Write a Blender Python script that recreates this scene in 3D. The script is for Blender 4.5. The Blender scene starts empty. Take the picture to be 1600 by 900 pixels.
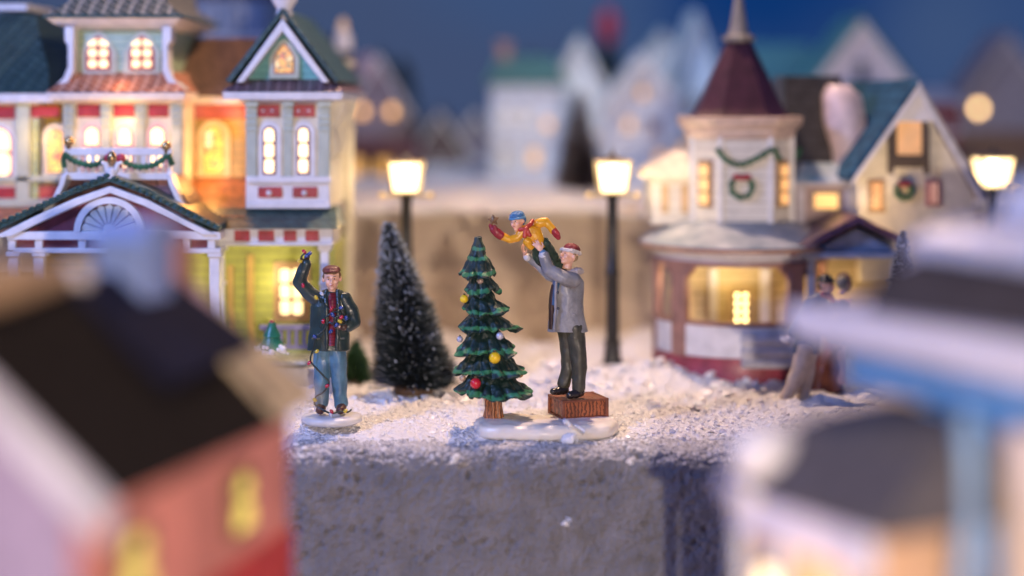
import bpy, bmesh, math, random
from mathutils import Vector, Matrix, noise
random.seed(7)
sc = bpy.context.scene
PI = math.pi
# ---------------------------------------------------------------- camera, world, lights
F_PX, HOR, D0, H0 = 2600.0, 159.0, 18.5, 3.5      # photo focal length (px), horizon row, focus distance, eye height
cam_d = bpy.data.cameras.new('camera'); cam = bpy.data.objects.new('camera', cam_d)
sc.collection.objects.link(cam); sc.camera = cam
cam.location = (0, -D0, H0); cam.rotation_euler = (PI/2, 0, 0)
cam_d.sensor_width = 36; cam_d.lens = 36*F_PX/1600.0
cam_d.shift_y = -(450-HOR)/1600.0
cam_d.clip_start = 0.1; cam_d.clip_end = 500
cam_d.dof.use_dof = True; cam_d.dof.focus_distance = D0+0.06
cam_d.dof.aperture_fstop = 0.085
sc.render.resolution_x = 1024; sc.render.resolution_y = 576
sc.view_settings.view_transform = 'Standard'; sc.view_settings.look = 'None'
sc.view_settings.exposure = 0.0; sc.view_settings.gamma = 1.0

world = bpy.data.worlds.new('World'); sc.world = world; world.use_nodes = True
wn = world.node_tree; wn.nodes.clear()
wo = wn.nodes.new('ShaderNodeOutputWorld'); wb = wn.nodes.new('ShaderNodeBackground')
wt = wn.nodes.new('ShaderNodeTexCoord'); wno = wn.nodes.new('ShaderNodeTexNoise'); wr = wn.nodes.new('ShaderNodeValToRGB')
wno.inputs['Scale'].default_value = 5.5; wno.inputs['Detail'].default_value = 2.0
wr.color_ramp.elements[0].position = 0.47; wr.color_ramp.elements[0].color = (0.052, 0.080, 0.172, 1)
wr.color_ramp.elements[1].position = 0.80; wr.color_ramp.elements[1].color = (0.004, 0.036, 0.165, 1)
wr.color_ramp.elements.new(0.62).color = (0.045, 0.085, 0.20, 1)
wsx = wn.nodes.new('ShaderNodeSeparateXYZ'); wm1 = wn.nodes.new('ShaderNodeMath'); wm1.operation = 'MULTIPLY_ADD'; wm2 = wn.nodes.new('ShaderNodeMath'); wm2.operation = 'MULTIPLY_ADD'; wm3 = wn.nodes.new('ShaderNodeMath'); wm3.operation = 'ADD'
wn.links.new(wt.outputs['Generated'], wno.inputs['Vector']); wn.links.new(wt.outputs['Generated'], wsx.inputs[0])
wn.links.new(wsx.outputs[0], wm1.inputs[0]); wm1.inputs[1].default_value = 0.55; wm1.inputs[2].default_value = 0.0
wn.links.new(wsx.outputs[2], wm2.inputs[0]); wm2.inputs[1].default_value = 1.6; wn.links.new(wm1.outputs[0], wm2.inputs[2])
wn.links.new(wm2.outputs[0], wm3.inputs[0]); wn.links.new(wno.outputs['Fac'], wm3.inputs[1]); wn.links.new(wm3.outputs[0], wr.inputs['Fac'])
wn.links.new(wr.outputs['Color'], wb.inputs['Color']); wb.inputs['Strength'].default_value = 0.98
wn.links.new(wb.outputs['Background'], wo.inputs['Surface'])

def area(name, loc, tgt, size, power, col, spread=180):
    l = bpy.data.lights.new(name, 'AREA'); l.size = size; l.energy = power; l.color = col; l.shape = 'DISK'; l.spread = math.radians(spread)
    o = bpy.data.objects.new(name, l); sc.collection.objects.link(o); o.location = loc
    o.rotation_euler = (Vector(tgt)-Vector(loc)).to_track_quat('-Z', 'Y').to_euler(); return o
def point(name, loc, power, col, r=0.08):
    l = bpy.data.lights.new(name, 'POINT'); l.shadow_soft_size = r; l.energy = power; l.color = col
    o = bpy.data.objects.new(name, l); sc.collection.objects.link(o); o.location = loc; return o
WARM = (1.0, 0.66, 0.36)
area('key_lamp', (0.2, 4.2, 12.5), (0.3, 0.6, 0), 0.7, 680, (1.0, 0.66, 0.42), 110)
area('village_fill', (1.0, 9.5, 11.0), (3.0, 17.0, 2.5), 2.0, 330, (0.80, 0.84, 1.0), 130)  # added fill to brighten the far houses, no such lamp in the village
area('front_lamp', (1.50, -20.0, 3.35), (-0.3, 0, 0.5), 0.20, 2350, (1.0, 0.79, 0.64))
area('blue_lamp', (-8.5, -5.5, 7.5), (-0.8, -0.6, 0.0), 1.5, 950, (0.26, 0.40, 1.0))

# ---------------------------------------------------------------- mesh helpers
def XX(px, Y): return (px-800)*(Y+D0)/F_PX
def ZZ(py, Y): return H0-(py-HOR)*(Y+D0)/F_PX
def PP(px, py, Y): return Vector((XX(px, Y), Y, ZZ(py, Y)))

class MB:
    def __init__(s, M=None): s.v = []; s.f = []; s.m = []; s.M = M or Matrix()
    def add(s, vs, fs, mi=0):
        b = len(s.v); s.v += [s.M @ Vector(p) for p in vs]
        for f in fs: s.f.append([b+i for i in f]); s.m.append(mi)
    def box(s, x0, x1, y0, y1, z0, z1, mi=0):
        v = [(x, y, z) for z in (z0, z1) for y in (y0, y1) for x in (x0, x1)]
        s.add(v, [(0,2,3,1),(4,5,7,6),(0,1,5,4),(2,6,7,3),(0,4,6,2),(1,3,7,5)], mi)
    def prism(s, poly, y0, y1, mi=0):          # poly of (x,z) extruded along y
        n = len(poly); a = sum(poly[i][0]*poly[(i+1)%n][1]-poly[(i+1)%n][0]*poly[i][1] for i in range(n))
        if a < 0: poly = poly[::-1]
        v = [(x, y0, z) for x, z in poly]+[(x, y1, z) for x, z in poly]
        fs = [tuple(range(n)), tuple(range(2*n-1, n-1, -1))]+[(i, i+n, (i+1)%n+n, (i+1)%n) for i in range(n)]
        s.add(v, fs, mi)
    def loft(s, rings, mi=0, cap=True):        # rings: lists of 3d points, equal length
        n = len(rings[0]); v = [p for r in rings for p in r]; fs = []
        for k in range(len(rings)-1):
            for i in range(n): fs.append((k*n+i, k*n+(i+1)%n, (k+1)*n+(i+1)%n, (k+1)*n+i))
        if cap: fs.append(tuple(range(n-1, -1, -1))); fs.append(tuple((len(rings)-1)*n+i for i in range(n)))
        s.add(v, fs, mi)
    def lathe(s, prof, n=24, c=(0,0,0), mi=0, a0=0.0):
        s.loft([[(c[0]+r*math.cos(a0+2*PI*i/n), c[1]+r*math.sin(a0+2*PI*i/n), c[2]+z) for i in range(n)] for r, z in prof], mi)
    def tube(s, pts, rad, n=8, mi=0):
        pts = [Vector(p) for p in pts]
        if not hasattr(rad, '__len__'): rad = [rad]*len(pts)
        rings = []; up = Vector((0.13, 0.2, 0.97))
        for i, p in enumerate(pts):
            t = (pts[min(i+1, len(pts)-1)]-pts[max(i-1, 0)]).normalized()
            a = t.cross(up)
            if a.length < 0.15: a = t.cross(Vector((0, 1, 0)))
            a.normalize(); b = t.cross(a).normalized()
            rings.append([p+(a*math.cos(2*PI*k/n)+b*math.sin(2*PI*k/n))*rad[i] for k in range(n)])
        s.loft(rings, mi)
    def ell(s, c, r, n=14, R=None, mi=0):
        if not hasattr(r, '__len__'): r = (r, r, r)
        c = Vector(c); m = max(6, n//2+1); rings = []
        for j in range(1, m):
            th = PI*j/m
            ring = [Vector((r[0]*math.sin(th)*math.cos(2*PI*i/n), r[1]*math.sin(th)*math.sin(2*PI*i/n), -r[2]*math.cos(th))) for i in range(n)]
            rings.append([c+(R @ p if R else p) for p in ring])
        s.loft(rings, mi)
    def limb(s, pts, rad, n=12, mi=0):
        pts = [Vector(p) for p in pts]
        for i in range(len(pts)-1): s.tube([pts[i], pts[i+1]], [rad[i], rad[i+1]], n, mi)
        for p, r in zip(pts, rad): s.ell(p, r*1.01, n, None, mi)
    def rect_loft(s, levels, mi=0):            # (x0,x1,y0,y1,z)
        s.loft([[(a, c, z), (b, c, z), (b, d, z), (a, d, z)] for a, b, c, d, z in levels], mi)
    def mesh(s, name, off=Vector((0, 0, 0))):
        me = bpy.data.meshes.new(name); me.from_pydata([tuple(p-off) for p in s.v], [], s.f); return me
    def build(s, name, mats, parent=None, bevel=0, smooth=None, local=False, fix=True):
        if not hasattr(mats, '__len__'): mats = [mats]
        off = Vector((0, 0, 0))
        if parent is not None:
            if not local: off = WL[parent.name]
        elif not local:
            xs = [p.x for p in s.v]; ys = [p.y for p in s.v]
            off = Vector(((min(xs)+max(xs))/2, (min(ys)+max(ys))/2, min(p.z for p in s.v)))
        me = s.mesh(name, off)
        for m in mats: me.materials.append(m)
        me.polygons.foreach_set('material_index', s.m)
        if fix:
            bm = bmesh.new(); bm.from_mesh(me); bmesh.ops.recalc_face_normals(bm, faces=bm.faces); bm.to_mesh(me); bm.free()
        o = link(name, me, parent)
        if parent is None: o.location = off
        WL[o.name] = off.copy()
        if bevel:
            b = o.modifiers.new('bevel', 'BEVEL'); b.width = bevel; b.segments = 2; b.limit_method = 'ANGLE'; b.angle_limit = 0.6
        shade(me, smooth if smooth is not None else 0.7)
        return o
WL = {}
def link(name, data, parent=None):
    o = bpy.data.objects.new(name, data); sc.collection.objects.link(o)
    if parent is not None: o.parent = parent
    return o
def shade(me, ang):
    if ang and ang > 3: me.polygons.foreach_set('use_smooth', [True]*len(me.polygons)); return
    if not ang: return
    me.polygons.foreach_set('use_smooth', [True]*len(me.polygons))
    bm = bmesh.new(); bm.from_mesh(me)
    for e in bm.edges:
        if len(e.link_faces) == 2 and e.calc_face_angle(0) > ang: e.smooth = False
    bm.to_mesh(me); bm.free()
def tag(o, label=None, cat=None, group=None, kind=None):
    if label: o['label'] = label
    if cat: o['category'] = cat
    if group: o['group'] = group
    if kind: o['kind'] = kind
    return o
def thing(name, label, cat, loc=(0,0,0), group=None):
    o = link(name, None); o.location = loc; WL[o.name] = Vector(loc); o.empty_display_size = 0.1
    return tag(o, label, cat, group)
def dup(root, loc, label):
    r = root.copy(); sc.collection.objects.link(r); r.location = loc; r['label'] = label; WL[r.name] = Vector(loc)
    for ch in list(root.children):
        c = ch.copy(); sc.collection.objects.link(c); c.parent = r
        for g in ch.children:
            d = g.copy(); sc.collection.objects.link(d); d.parent = c
    return r
def fused(mb, name, mat, parent=None, voxel=0.01, it=2, wr=(0, 0), local=True):
    off = Vector((0,0,0)) if local or parent is None else WL[parent.name]
    me = mb.mesh(name, off); o = bpy.data.objects.new('tmp', me); sc.collection.objects.link(o)
    r = o.modifiers.new('r', 'REMESH'); r.mode = 'VOXEL'; r.voxel_size = voxel
    if it: sm = o.modifiers.new('s', 'SMOOTH'); sm.iterations = it; sm.factor = 0.5
    dg = bpy.context.evaluated_depsgraph_get(); nm = bpy.data.meshes.new_from_object(o.evaluated_get(dg)); nm.name = name
    bpy.data.objects.remove(o)
    if wr[0]:
        ns = [v.normal.copy() for v in nm.vertices]
        for v, nn in zip(nm.vertices, ns):
            v.co += nn*wr[0]*noise.noise(Vector((v.co.x*wr[1], v.co.y*wr[1], v.co.z*wr[1]*0.7)))
    nm.materials.clear(); nm.materials.append(mat)
    nm.polygons.foreach_set('use_smooth', [True]*len(nm.polygons))
    ob = link(name, nm, parent)
    WL[ob.name] = WL[parent.name].copy() if parent is not None else Vector((0,0,0))
    return ob

# ---------------------------------------------------------------- materials
MC = {}
def nd(nt, typ, **kw):
    n = nt.nodes.new(typ)
    for k, v in kw.items(): setattr(n, k, v)
    return n
def math_n(nt, op, a, b=None):
    n = nt.nodes.new('ShaderNodeMath'); n.operation = op
    for i, x in enumerate((a, b)):
        if x is None: continue
        if isinstance(x, (int, float)): n.inputs[i].default_value = x
        else: nt.links.new(x, n.inputs[i])
    return n.outputs[0]
def paint(col, rough=0.42, var=0.22, scale=6.0, bump=0.25, bscale=18.0, coat=0.15, col2=None, metal=0.0, pat=None, ps=8.0, pcol=None, sss=0.0, shade_wash=0.0, pdist=0.03):
    key = (tuple(col), rough, var, scale, bump, bscale, coat, tuple(col2) if col2 else None, metal, pat, ps, tuple(pcol) if pcol else None, sss, shade_wash, pdist)
    if key in MC: return MC[key]
    m = bpy.data.materials.new('painted_%s' % (pat or 'surface')); m.use_nodes = True; nt = m.node_tree; L = nt.links
    b = nt.nodes['Principled BSDF']; tc = nd(nt, 'ShaderNodeTexCoord'); co = tc.outputs['Object']
    n = nd(nt, 'ShaderNodeTexNoise'); n.inputs['Scale'].default_value = scale; n.inputs['Detail'].default_value = 6; L.new(co, n.inputs['Vector'])
    r = nd(nt, 'ShaderNodeValToRGB'); c2 = col2 or [c*(1-var) for c in col]; c1 = col if col2 else [min(1, c*(1+var*0.5)) for c in col]
    r.color_ramp.elements[0].position = 0.33; r.color_ramp.elements[0].color = (*c2, 1); r.color_ramp.elements[1].position = 0.67; r.color_ramp.elements[1].color = (*c1, 1)
    L.new(n.outputs['Fac'], r.inputs['Fac']); out = r.outputs['Color']
    n2 = nd(nt, 'ShaderNodeTexNoise'); n2.inputs['Scale'].default_value = bscale; n2.inputs['Detail'].default_value = 5; L.new(co, n2.inputs['Vector'])
    hgt = n2.outputs['Fac']
    bp = nd(nt, 'ShaderNodeBump'); bp.inputs['Strength'].default_value = bump; bp.inputs['Distance'].default_value = 0.02
    if pat:
        sx = nd(nt, 'ShaderNodeSeparateXYZ'); L.new(co, sx.inputs[0]); x, y, z = sx.outputs
        u = math_n(nt, 'ADD', x, math_n(nt, 'MULTIPLY', y, 0.77))
        if pat == 'siding':
            g = math_n(nt, 'FRACT', math_n(nt, 'MULTIPLY', z, ps)); f = math_n(nt, 'GREATER_THAN', g, 0.80)
            ph = math_n(nt, 'SUBTRACT', 1.0, g)
        elif pat == 'scallop':
            a = math_n(nt, 'MULTIPLY', math_n(nt, 'ADD', u, math_n(nt, 'MULTIPLY', z, 1.2)), ps); c = math_n(nt, 'MULTIPLY', math_n(nt, 'SUBTRACT', u, math_n(nt, 'MULTIPLY', z, 1.2)), ps)
            wa = math_n(nt, 'ABSOLUTE', math_n(nt, 'SUBTRACT', math_n(nt, 'FRACT', a), 0.5)); wc = math_n(nt, 'ABSOLUTE', math_n(nt, 'SUBTRACT', math_n(nt, 'FRACT', c), 0.5))
            g = math_n(nt, 'MAXIMUM', wa, wc); f = math_n(nt, 'GREATER_THAN', g, 0.40); ph = math_n(nt, 'MULTIPLY', g, -1.6)
        elif pat == 'shingle':
            row = math_n(nt, 'MULTIPLY', z, ps); fr = math_n(nt, 'FRACT', row); fl = math_n(nt, 'FLOOR', row)
            uu = math_n(nt, 'FRACT', math_n(nt, 'ADD', math_n(nt, 'MULTIPLY', u, ps*0.62), math_n(nt, 'MULTIPLY', fl, 0.5)))
            e = math_n(nt, 'GREATER_THAN', math_n(nt, 'ABSOLUTE', math_n(nt, 'SUBTRACT', uu, 0.5)), 0.44)
            f = math_n(nt, 'MAXIMUM', e, math_n(nt, 'LESS_THAN', fr, 0.14))
            ph = math_n(nt, 'SUBTRACT', math_n(nt, 'MULTIPLY', math_n(nt, 'SUBTRACT', 1.0, fr), 0.8), math_n(nt, 'MULTIPLY', e, 0.5))
        elif pat == 'grain':
            wv = nd(nt, 'ShaderNodeTexWave'); wv.bands_direction = 'X'; wv.inputs['Scale'].default_value = ps; wv.inputs['Distortion'].default_value = 6; wv.inputs['Detail'].default_value = 4
            wv.inputs['Detail Scale'].default_value = 2.5; L.new(co, wv.inputs['Vector']); f = math_n(nt, 'GREATER_THAN', wv.outputs['Fac'], 0.62); ph = math_n(nt, 'MULTIPLY', f, -0.6)
        mx = nd(nt, 'ShaderNodeMix', data_type='RGBA'); L.new(math_n(nt, 'MULTIPLY', f, 0.8), mx.inputs[0]); L.new(out, mx.inputs[6])
        pc = pcol or [c*0.35 for c in col]; mx.inputs[7].default_value = (*pc, 1); out = mx.outputs[2]
        hgt = math_n(nt, 'ADD', math_n(nt, 'MULTIPLY', hgt, 0.35), ph); bp.inputs['Distance'].default_value = pdist; bp.inputs['Strength'].default_value = 0.8
    if shade_wash:  # antique paint wash, doubling as AO-like darkening in the creases
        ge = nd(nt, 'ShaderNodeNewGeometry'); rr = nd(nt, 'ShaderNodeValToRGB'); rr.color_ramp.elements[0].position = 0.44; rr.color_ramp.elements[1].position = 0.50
        rr.color_ramp.elements[0].color = (shade_wash, shade_wash, shade_wash, 1); rr.color_ramp.elements[1].color = (0, 0, 0, 1); L.new(ge.outputs['Pointiness'], rr.inputs['Fac'])
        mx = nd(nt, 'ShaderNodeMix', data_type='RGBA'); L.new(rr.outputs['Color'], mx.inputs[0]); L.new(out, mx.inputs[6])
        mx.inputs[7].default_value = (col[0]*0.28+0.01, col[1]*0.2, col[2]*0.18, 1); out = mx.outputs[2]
    L.new(hgt, bp.inputs['Height']); L.new(bp.outputs['Normal'], b.inputs['Normal']); L.new(out, b.inputs['Base Color'])
    rm = nd(nt, 'ShaderNodeMapRange'); rm.inputs['To Min'].default_value = max(0.05, rough-0.12); rm.inputs['To Max'].default_value = min(1, rough+0.12)
    L.new(n2.outputs['Fac'], rm.inputs['Value']); L.new(rm.outputs['Result'], b.inputs['Roughness'])
    b.inputs['Coat Weight'].default_value = coat; b.inputs['Specular IOR Level'].default_value = 0.5 if coat else 0.12; b.inputs['Coat Roughness'].default_value = 0.25; b.inputs['Metallic'].default_value = metal
    if sss: b.inputs['Subsurface Weight'].default_value = sss; b.inputs['Subsurface Radius'].default_value = (0.06, 0.04, 0.03); b.inputs['Subsurface Scale'].default_value = 1.0
    MC[key] = m; return m
def lit(col, strength, stained=False):
    key = ('lit', tuple(col), strength, stained)
    if key in MC: return MC[key]
    m = bpy.data.materials.new('lit_window'); m.use_nodes = True; nt = m.node_tree; L = nt.links
    b = nt.nodes['Principled BSDF']; b.inputs['Base Color'].default_value = (0.4, 0.3, 0.2, 1); b.inputs['Roughness'].default_value = 0.3
    tc = nd(nt, 'ShaderNodeTexCoord')
    if stained:
        v = nd(nt, 'ShaderNodeTexVoronoi'); v.inputs['Scale'].default_value = 13; L.new(tc.outputs['Object'], v.inputs['Vector'])
        sp = nd(nt, 'ShaderNodeSeparateColor'); L.new(v.outputs['Color'], sp.inputs[0])
        r = nd(nt, 'ShaderNodeValToRGB'); r.color_ramp.interpolation = 'CONSTANT'; e = r.color_ramp.elements
        e[0].position = 0; e[0].color = (1.0, 0.42, 0.02, 1); e[1].position = 0.45; e[1].color = (1.0, 0.55, 0.05, 1)
        for p, c in ((0.70, (1.0, 0.75, 0.35, 1)), (0.80, (0.7, 0.07, 0.02, 1)), (0.93, (0.25, 0.45, 0.08, 1))):
            q = e.new(p); q.color = c
        L.new(sp.outputs[0], r.inputs['Fac'])
        v2 = nd(nt, 'ShaderNodeTexVoronoi', feature='DISTANCE_TO_EDGE'); v2.inputs['Scale'].default_value = 13; L.new(tc.outputs['Object'], v2.inputs['Vector'])
        st = math_n(nt, 'MULTIPLY', math_n(nt, 'MINIMUM', math_n(nt, 'MULTIPLY', v2.outputs['Distance'], 8.0), 1.0), strength)
        L.new(r.outputs['Color'], b.inputs['Emission Color']); L.new(st, b.inputs['Emission Strength'])
    else:
        n = nd(nt, 'ShaderNodeTexNoise'); n.inputs['Scale'].default_value = 7; L.new(tc.outputs['Object'], n.inputs['Vector'])
        mr = nd(nt, 'ShaderNodeMapRange'); mr.inputs['To Min'].default_value = strength*0.6; mr.inputs['To Max'].default_value = strength*1.4; L.new(n.outputs['Fac'], mr.inputs['Value'])
        b.inputs['Emission Color'].default_value = (*col, 1); L.new(mr.outputs['Result'], b.inputs['Emission Strength'])
    MC[key] = m; return m

white = paint((0.74, 0.73, 0.74), 0.35, 0.12)
cream = paint((0.70, 0.64, 0.50), 0.4, 0.15)
redp = paint((0.42, 0.045, 0.05), 0.35, 0.3)
maroon = paint((0.20, 0.045, 0.06), 0.4, 0.3)
dkgreen = paint((0.045, 0.095, 0.085), 0.4, 0.3, pat='shingle', ps=9.0, pcol=(0.02, 0.04, 0.04))
dkgreen_pl = paint((0.035, 0.085, 0.075), 0.35, 0.3)
dkscallop = paint((0.06, 0.075, 0.065), 0.4, 0.3, pat='scallop', ps=6.2, pcol=(0.50, 0.45, 0.36))
orscallop = paint((0.42, 0.13, 0.06), 0.4, 0.3, pat='scallop', ps=7.0, pcol=(0.80, 0.45, 0.30))
puscallop = paint((0.12, 0.07, 0.08), 0.4, 0.3, pat='scallop', ps=8.0, pcol=(0.33, 0.22, 0.24))
orshingle = paint((0.40, 0.15, 0.07), 0.5, 0.35, pat='shingle', ps=9.0)
mvshingle = paint((0.22, 0.12, 0.12), 0.45, 0.3, pat='shingle', ps=6.0)
brshingle = paint((0.14, 0.075, 0.045), 0.5, 0.35, pat='shingle', ps=10.0)
greensid = paint((0.36, 0.46, 0.30), 0.4, 0.15, pat='siding', ps=11.0, pcol=(0.14, 0.28, 0.24))
tealsid = paint((0.16, 0.40, 0.36), 0.4, 0.15, pat='siding', ps=11.0, pcol=(0.10, 0.27, 0.26))
yelsid = paint((0.36, 0.38, 0.085), 0.4, 0.15, pat='siding', ps=9.0, pcol=(0.22, 0.26, 0.08))
palegr = paint((0.45, 0.50, 0.42), 0.35, 0.12)
brass = paint((0.55, 0.36, 0.16), 0.25, 0.2, metal=0.9)
garl = paint((0.02, 0.13, 0.055), 0.5, 0.4, bump=1.0, bscale=60)
snowm = paint((0.80, 0.79, 0.82), 0.55, 0.06, 4.0, 0.9, 22.0, 0.1, sss=0.15)
black = paint((0.012, 0.013, 0.016), 0.35, 0.3)
# ---------------------------------------------------------------- setting: stone, snow, terrain
def fbm(x, y, z, o=4): return noise.fractal(Vector((x, y, z)), 1.0, 2.0, o)
def sst(a, b, x):
    t = max(0, min(1, (x-a)/(b-a))); return t*t*(3-2*t)
def grid_obj(name, fn, nu, nv, mat, wrap=False):
    vs = [fn(i/(nu-1), j/(nv-1)) for j in range(nv) for i in range(nu)]
    fs = [(j*nu+i, j*nu+i+1, (j+1)*nu+i+1, (j+1)*nu+i) for j in range(nv-1) for i in range(nu-1)]
    me = bpy.data.meshes.new(name); me.from_pydata([tuple(v) for v in vs], [], fs); me.materials.append(mat)
    me.polygons.foreach_set('use_smooth', [True]*len(fs)); return link(name, me)

def stone_mat(name, c1, c2, dust=True):
    m = bpy.data.materials.new(name); m.use_nodes = True; nt = m.node_tree; L = nt.links; b = nt.nodes['Principled BSDF']
    tc = nd(nt, 'ShaderNodeTexCoord'); co = tc.outputs['Object']
    n = nd(nt, 'ShaderNodeTexNoise'); n.inputs['Scale'].default_value = 2.6; n.inputs['Detail'].default_value = 9; n.inputs['Roughness'].default_value = 0.65; L.new(co, n.inputs['Vector'])
    r = nd(nt, 'ShaderNodeValToRGB'); r.color_ramp.elements[0].position = 0.3; r.color_ramp.elements[0].color = (*c1, 1); r.color_ramp.elements[1].position = 0.7; r.color_ramp.elements[1].color = (*c2, 1); L.new(n.outputs['Fac'], r.inputs['Fac'])
    out = r.outputs['Color']
    nf = nd(nt, 'ShaderNodeTexNoise'); nf.inputs['Scale'].default_value = 34; nf.inputs['Detail'].default_value = 7; L.new(co, nf.inputs['Vector'])
    vo = nd(nt, 'ShaderNodeTexVoronoi'); vo.inputs['Scale'].default_value = 21; L.new(co, vo.inputs['Vector'])
    pit = nd(nt, 'ShaderNodeMapRange'); pit.inputs['From Min'].default_value = 0.12; pit.inputs['From Max'].default_value = 0.38; L.new(vo.outputs['Distance'], pit.inputs['Value'])
    h = math_n(nt, 'ADD', math_n(nt, 'MULTIPLY', nf.outputs['Fac'], 0.8), math_n(nt, 'MULTIPLY', pit.outputs['Result'], 0.25))
    if dust:
        ge = nd(nt, 'ShaderNodeNewGeometry'); sx = nd(nt, 'ShaderNodeSeparateXYZ'); L.new(ge.outputs['Normal'], sx.inputs[0])
        so = nd(nt, 'ShaderNodeSeparateXYZ'); L.new(co, so.inputs[0]); zm = nd(nt, 'ShaderNodeMapRange'); zm.inputs['From Min'].default_value = -0.50; zm.inputs['From Max'].default_value = -0.28; L.new(so.outputs[2], zm.inputs['Value'])
        a = math_n(nt, 'ADD', math_n(nt, 'MULTIPLY', sx.outputs[2], zm.outputs['Result']), math_n(nt, 'MULTIPLY', math_n(nt, 'SUBTRACT', nf.outputs['Fac'], 0.5), 1.8))
        d = nd(nt, 'ShaderNodeMapRange'); d.inputs['From Min'].default_value = 0.66; d.inputs['From Max'].default_value = 1.25; L.new(a, d.inputs['Value'])
        mx = nd(nt, 'ShaderNodeMix', data_type='RGBA'); L.new(d.outputs['Result'], mx.inputs[0]); L.new(out, mx.inputs[6]); mx.inputs[7].default_value = (0.72, 0.71, 0.74, 1); out = mx.outputs[2]
    bp = nd(nt, 'ShaderNodeBump'); bp.inputs['Strength'].default_value = 0.9; bp.inputs['Distance'].default_value = 0.04; L.new(h, bp.inputs['Height']); L.new(bp.outputs['Normal'], b.inputs['Normal'])
    L.new(out, b.inputs['Base Color']); b.inputs['Roughness'].default_value = 0.9; return m
stone = stone_mat('pitted_stone', (0.135, 0.14, 0.16), (0.215, 0.215, 0.235))
sand = stone_mat('sand_stone', (0.50, 0.41, 0.32), (0.64, 0.54, 0.43), False)

# stone block: one continuous rounded shell (front face, rounded edge, top)
BX0, BX1, BY, BZ = -2.50, 3.9, -1.10, -0.165
def block_pt(u, v):
    R = 0.34; x = BX0+(BX1-BX0)*u; L1 = 2.6; L2 = PI/2*R; L3 = 2.2; s = v*(L1+L2+L3)
    if s < L1: p = Vector((x, BY, BZ-R-L1+s)); n = Vector((0, -1, 0))
    elif s < L1+L2:
        a = (s-L1)/R; p = Vector((x, BY+R-R*math.cos(a), BZ-R+R*math.sin(a))); n = Vector((0, -math.cos(a), math.sin(a)))
    else: p = Vector((x, BY+R+(s-L1-L2), BZ)); n = Vector((0, 0, 1))
    cr = 0.30                                       # rounded left and right corners
    for c, sg in ((x-BX0, -1), (BX1-x, 1)):
        if c < cr:
            k = 1-c/cr; k2 = 1-math.sqrt(max(0, 1-k*k))
            if n.y < -0.01: p.y += k2*cr*(-n.y)
            p.z -= k2*cr*n.z*0.7
            n = (n*(1-k*0.9)+Vector((sg, 0, 0))*k*0.9).normalized()
    d = 0.035*fbm(p.x*1.6, p.y*1.6, p.z*1.6)+0.016*fbm(p.x*7, p.y*7, p.z*7, 5)
    c1 = noise.voronoi(p*8.0+Vector((noise.noise(p*4), noise.noise(p*4+Vector((5, 5, 5))), 0))*.7)[0][0]; c2 = noise.voronoi(p*19.0+Vector((3, 1, 2)))[0][0]
    d -= 0.042*(1-sst(0.05, 0.45, c1))*sst(-.25, .2, noise.noise(p*2.2))+0.016*(1-sst(0.1, 0.42, c2))*sst(-.2, .3, noise.noise(p*3))-0.012*fbm(p.x*18, p.y*18, p.z*18, 3)
    d *= 1+0.7*sst(-.75, -.35, p.z)
    d *= 1-0.55*n.z**2 if n.z > 0 else 1
    return p+n*d
def block_fn(u, v):
    if u < 0.0001 or u > 0.9999:
        q = block_pt(u, v); return q
    return block_pt(u, v)
blk = grid_obj('stone_block', block_pt, 620, 430, stone)
me = blk.data
bm = bmesh.new(); bm.from_mesh(me); bound = [e for e in bm.edges if e.is_boundary]
r = bmesh.ops.extrude_edge_only(bm, edges=bound)
for v in [g for g in r['geom'] if isinstance(g, bmesh.types.BMVert)]:
    if abs(v.co.x-BX0) < 0.25: v.co.x = BX0; v.co.y = max(v.co.y, 1.2); v.co.z = min(v.co.z, -0.45)
    elif abs(v.co.x-BX1) < 0.25: v.co.x = BX1; v.co.y = max(v.co.y, 1.2); v.co.z = min(v.co.z, -0.45)
    elif v.co.z < -2: v.co.y = 1.2
    else: v.co.z = -2.9
bm.to_mesh(me); bm.free()
tag(blk, 'grey pitted stone block with a rounded snow dusted edge under the figurines', 'stone block')

def gh(x, y):
    h = -0.10-0.045*(1-sst(0.2, 0.9, y))+0.035*fbm(x*1.3, y*1.3, 0.3)+0.018*fbm(x*6, y*6, 2.0, 4)
    h += 0.30*sst(1.1, 2.6, y)*max(0, 0.35+noise.noise(Vector((x*1.25, y*1.1, 4.0))))*(1-sst(3.6, 4.6, abs(x-2.9)))*0.8
    h += 0.25*math.exp(-((x+2.55)/0.75)**2-((y-0.75)/0.5)**2)+0.16*math.exp(-((x-0.95)/0.5)**2-((y-3.0)/0.6)**2)+0.14*math.exp(-((x-1.7)/0.4)**2-((y-2.6)/0.5)**2)
    h += 0.055*sst(0.35, 1.0, y)*fbm(x*3.1, y*3.1, 6.0, 3)+0.06*sst(0.5, 1.4, y)*abs(noise.noise(Vector((x*2.0, y*2.4, 12))))
    h += 0.10*math.exp(-((x+0.95)/0.5)**2-((y-0.9)/0.28)**2)
    h += 0.018*sst(0.0, 0.5, noise.noise(Vector((x*14, y*14, 1)))) 
    if x < -2.2: h += 0.42*sst(0.9, 1.5, y)*sst(-2.2, -2.5, x)
    h -= 0.16*sst(-0.35, -0.85, y+0.16*noise.noise(Vector((x*2.2, 0, 7)))+0.07*noise.noise(Vector((x*9, 0, 3))))
    return h
def ground_fn(u, v):
    x = -11+23*u; uu = u
    # denser columns near the middle
    t = 2*u-1; x = 0.3+ (12*(abs(t)**1.8)*(1 if t > 0 else -1)*0.6+12*t*0.4)
    y = -0.9+8.3*(v**1.5)
    if v == 0: return Vector((x, -0.9, -3.2))
    return Vector((x, y, gh(x, y)))
snowg = bpy.data.materials.new('coarse_snow'); snowg.use_nodes = True
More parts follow.
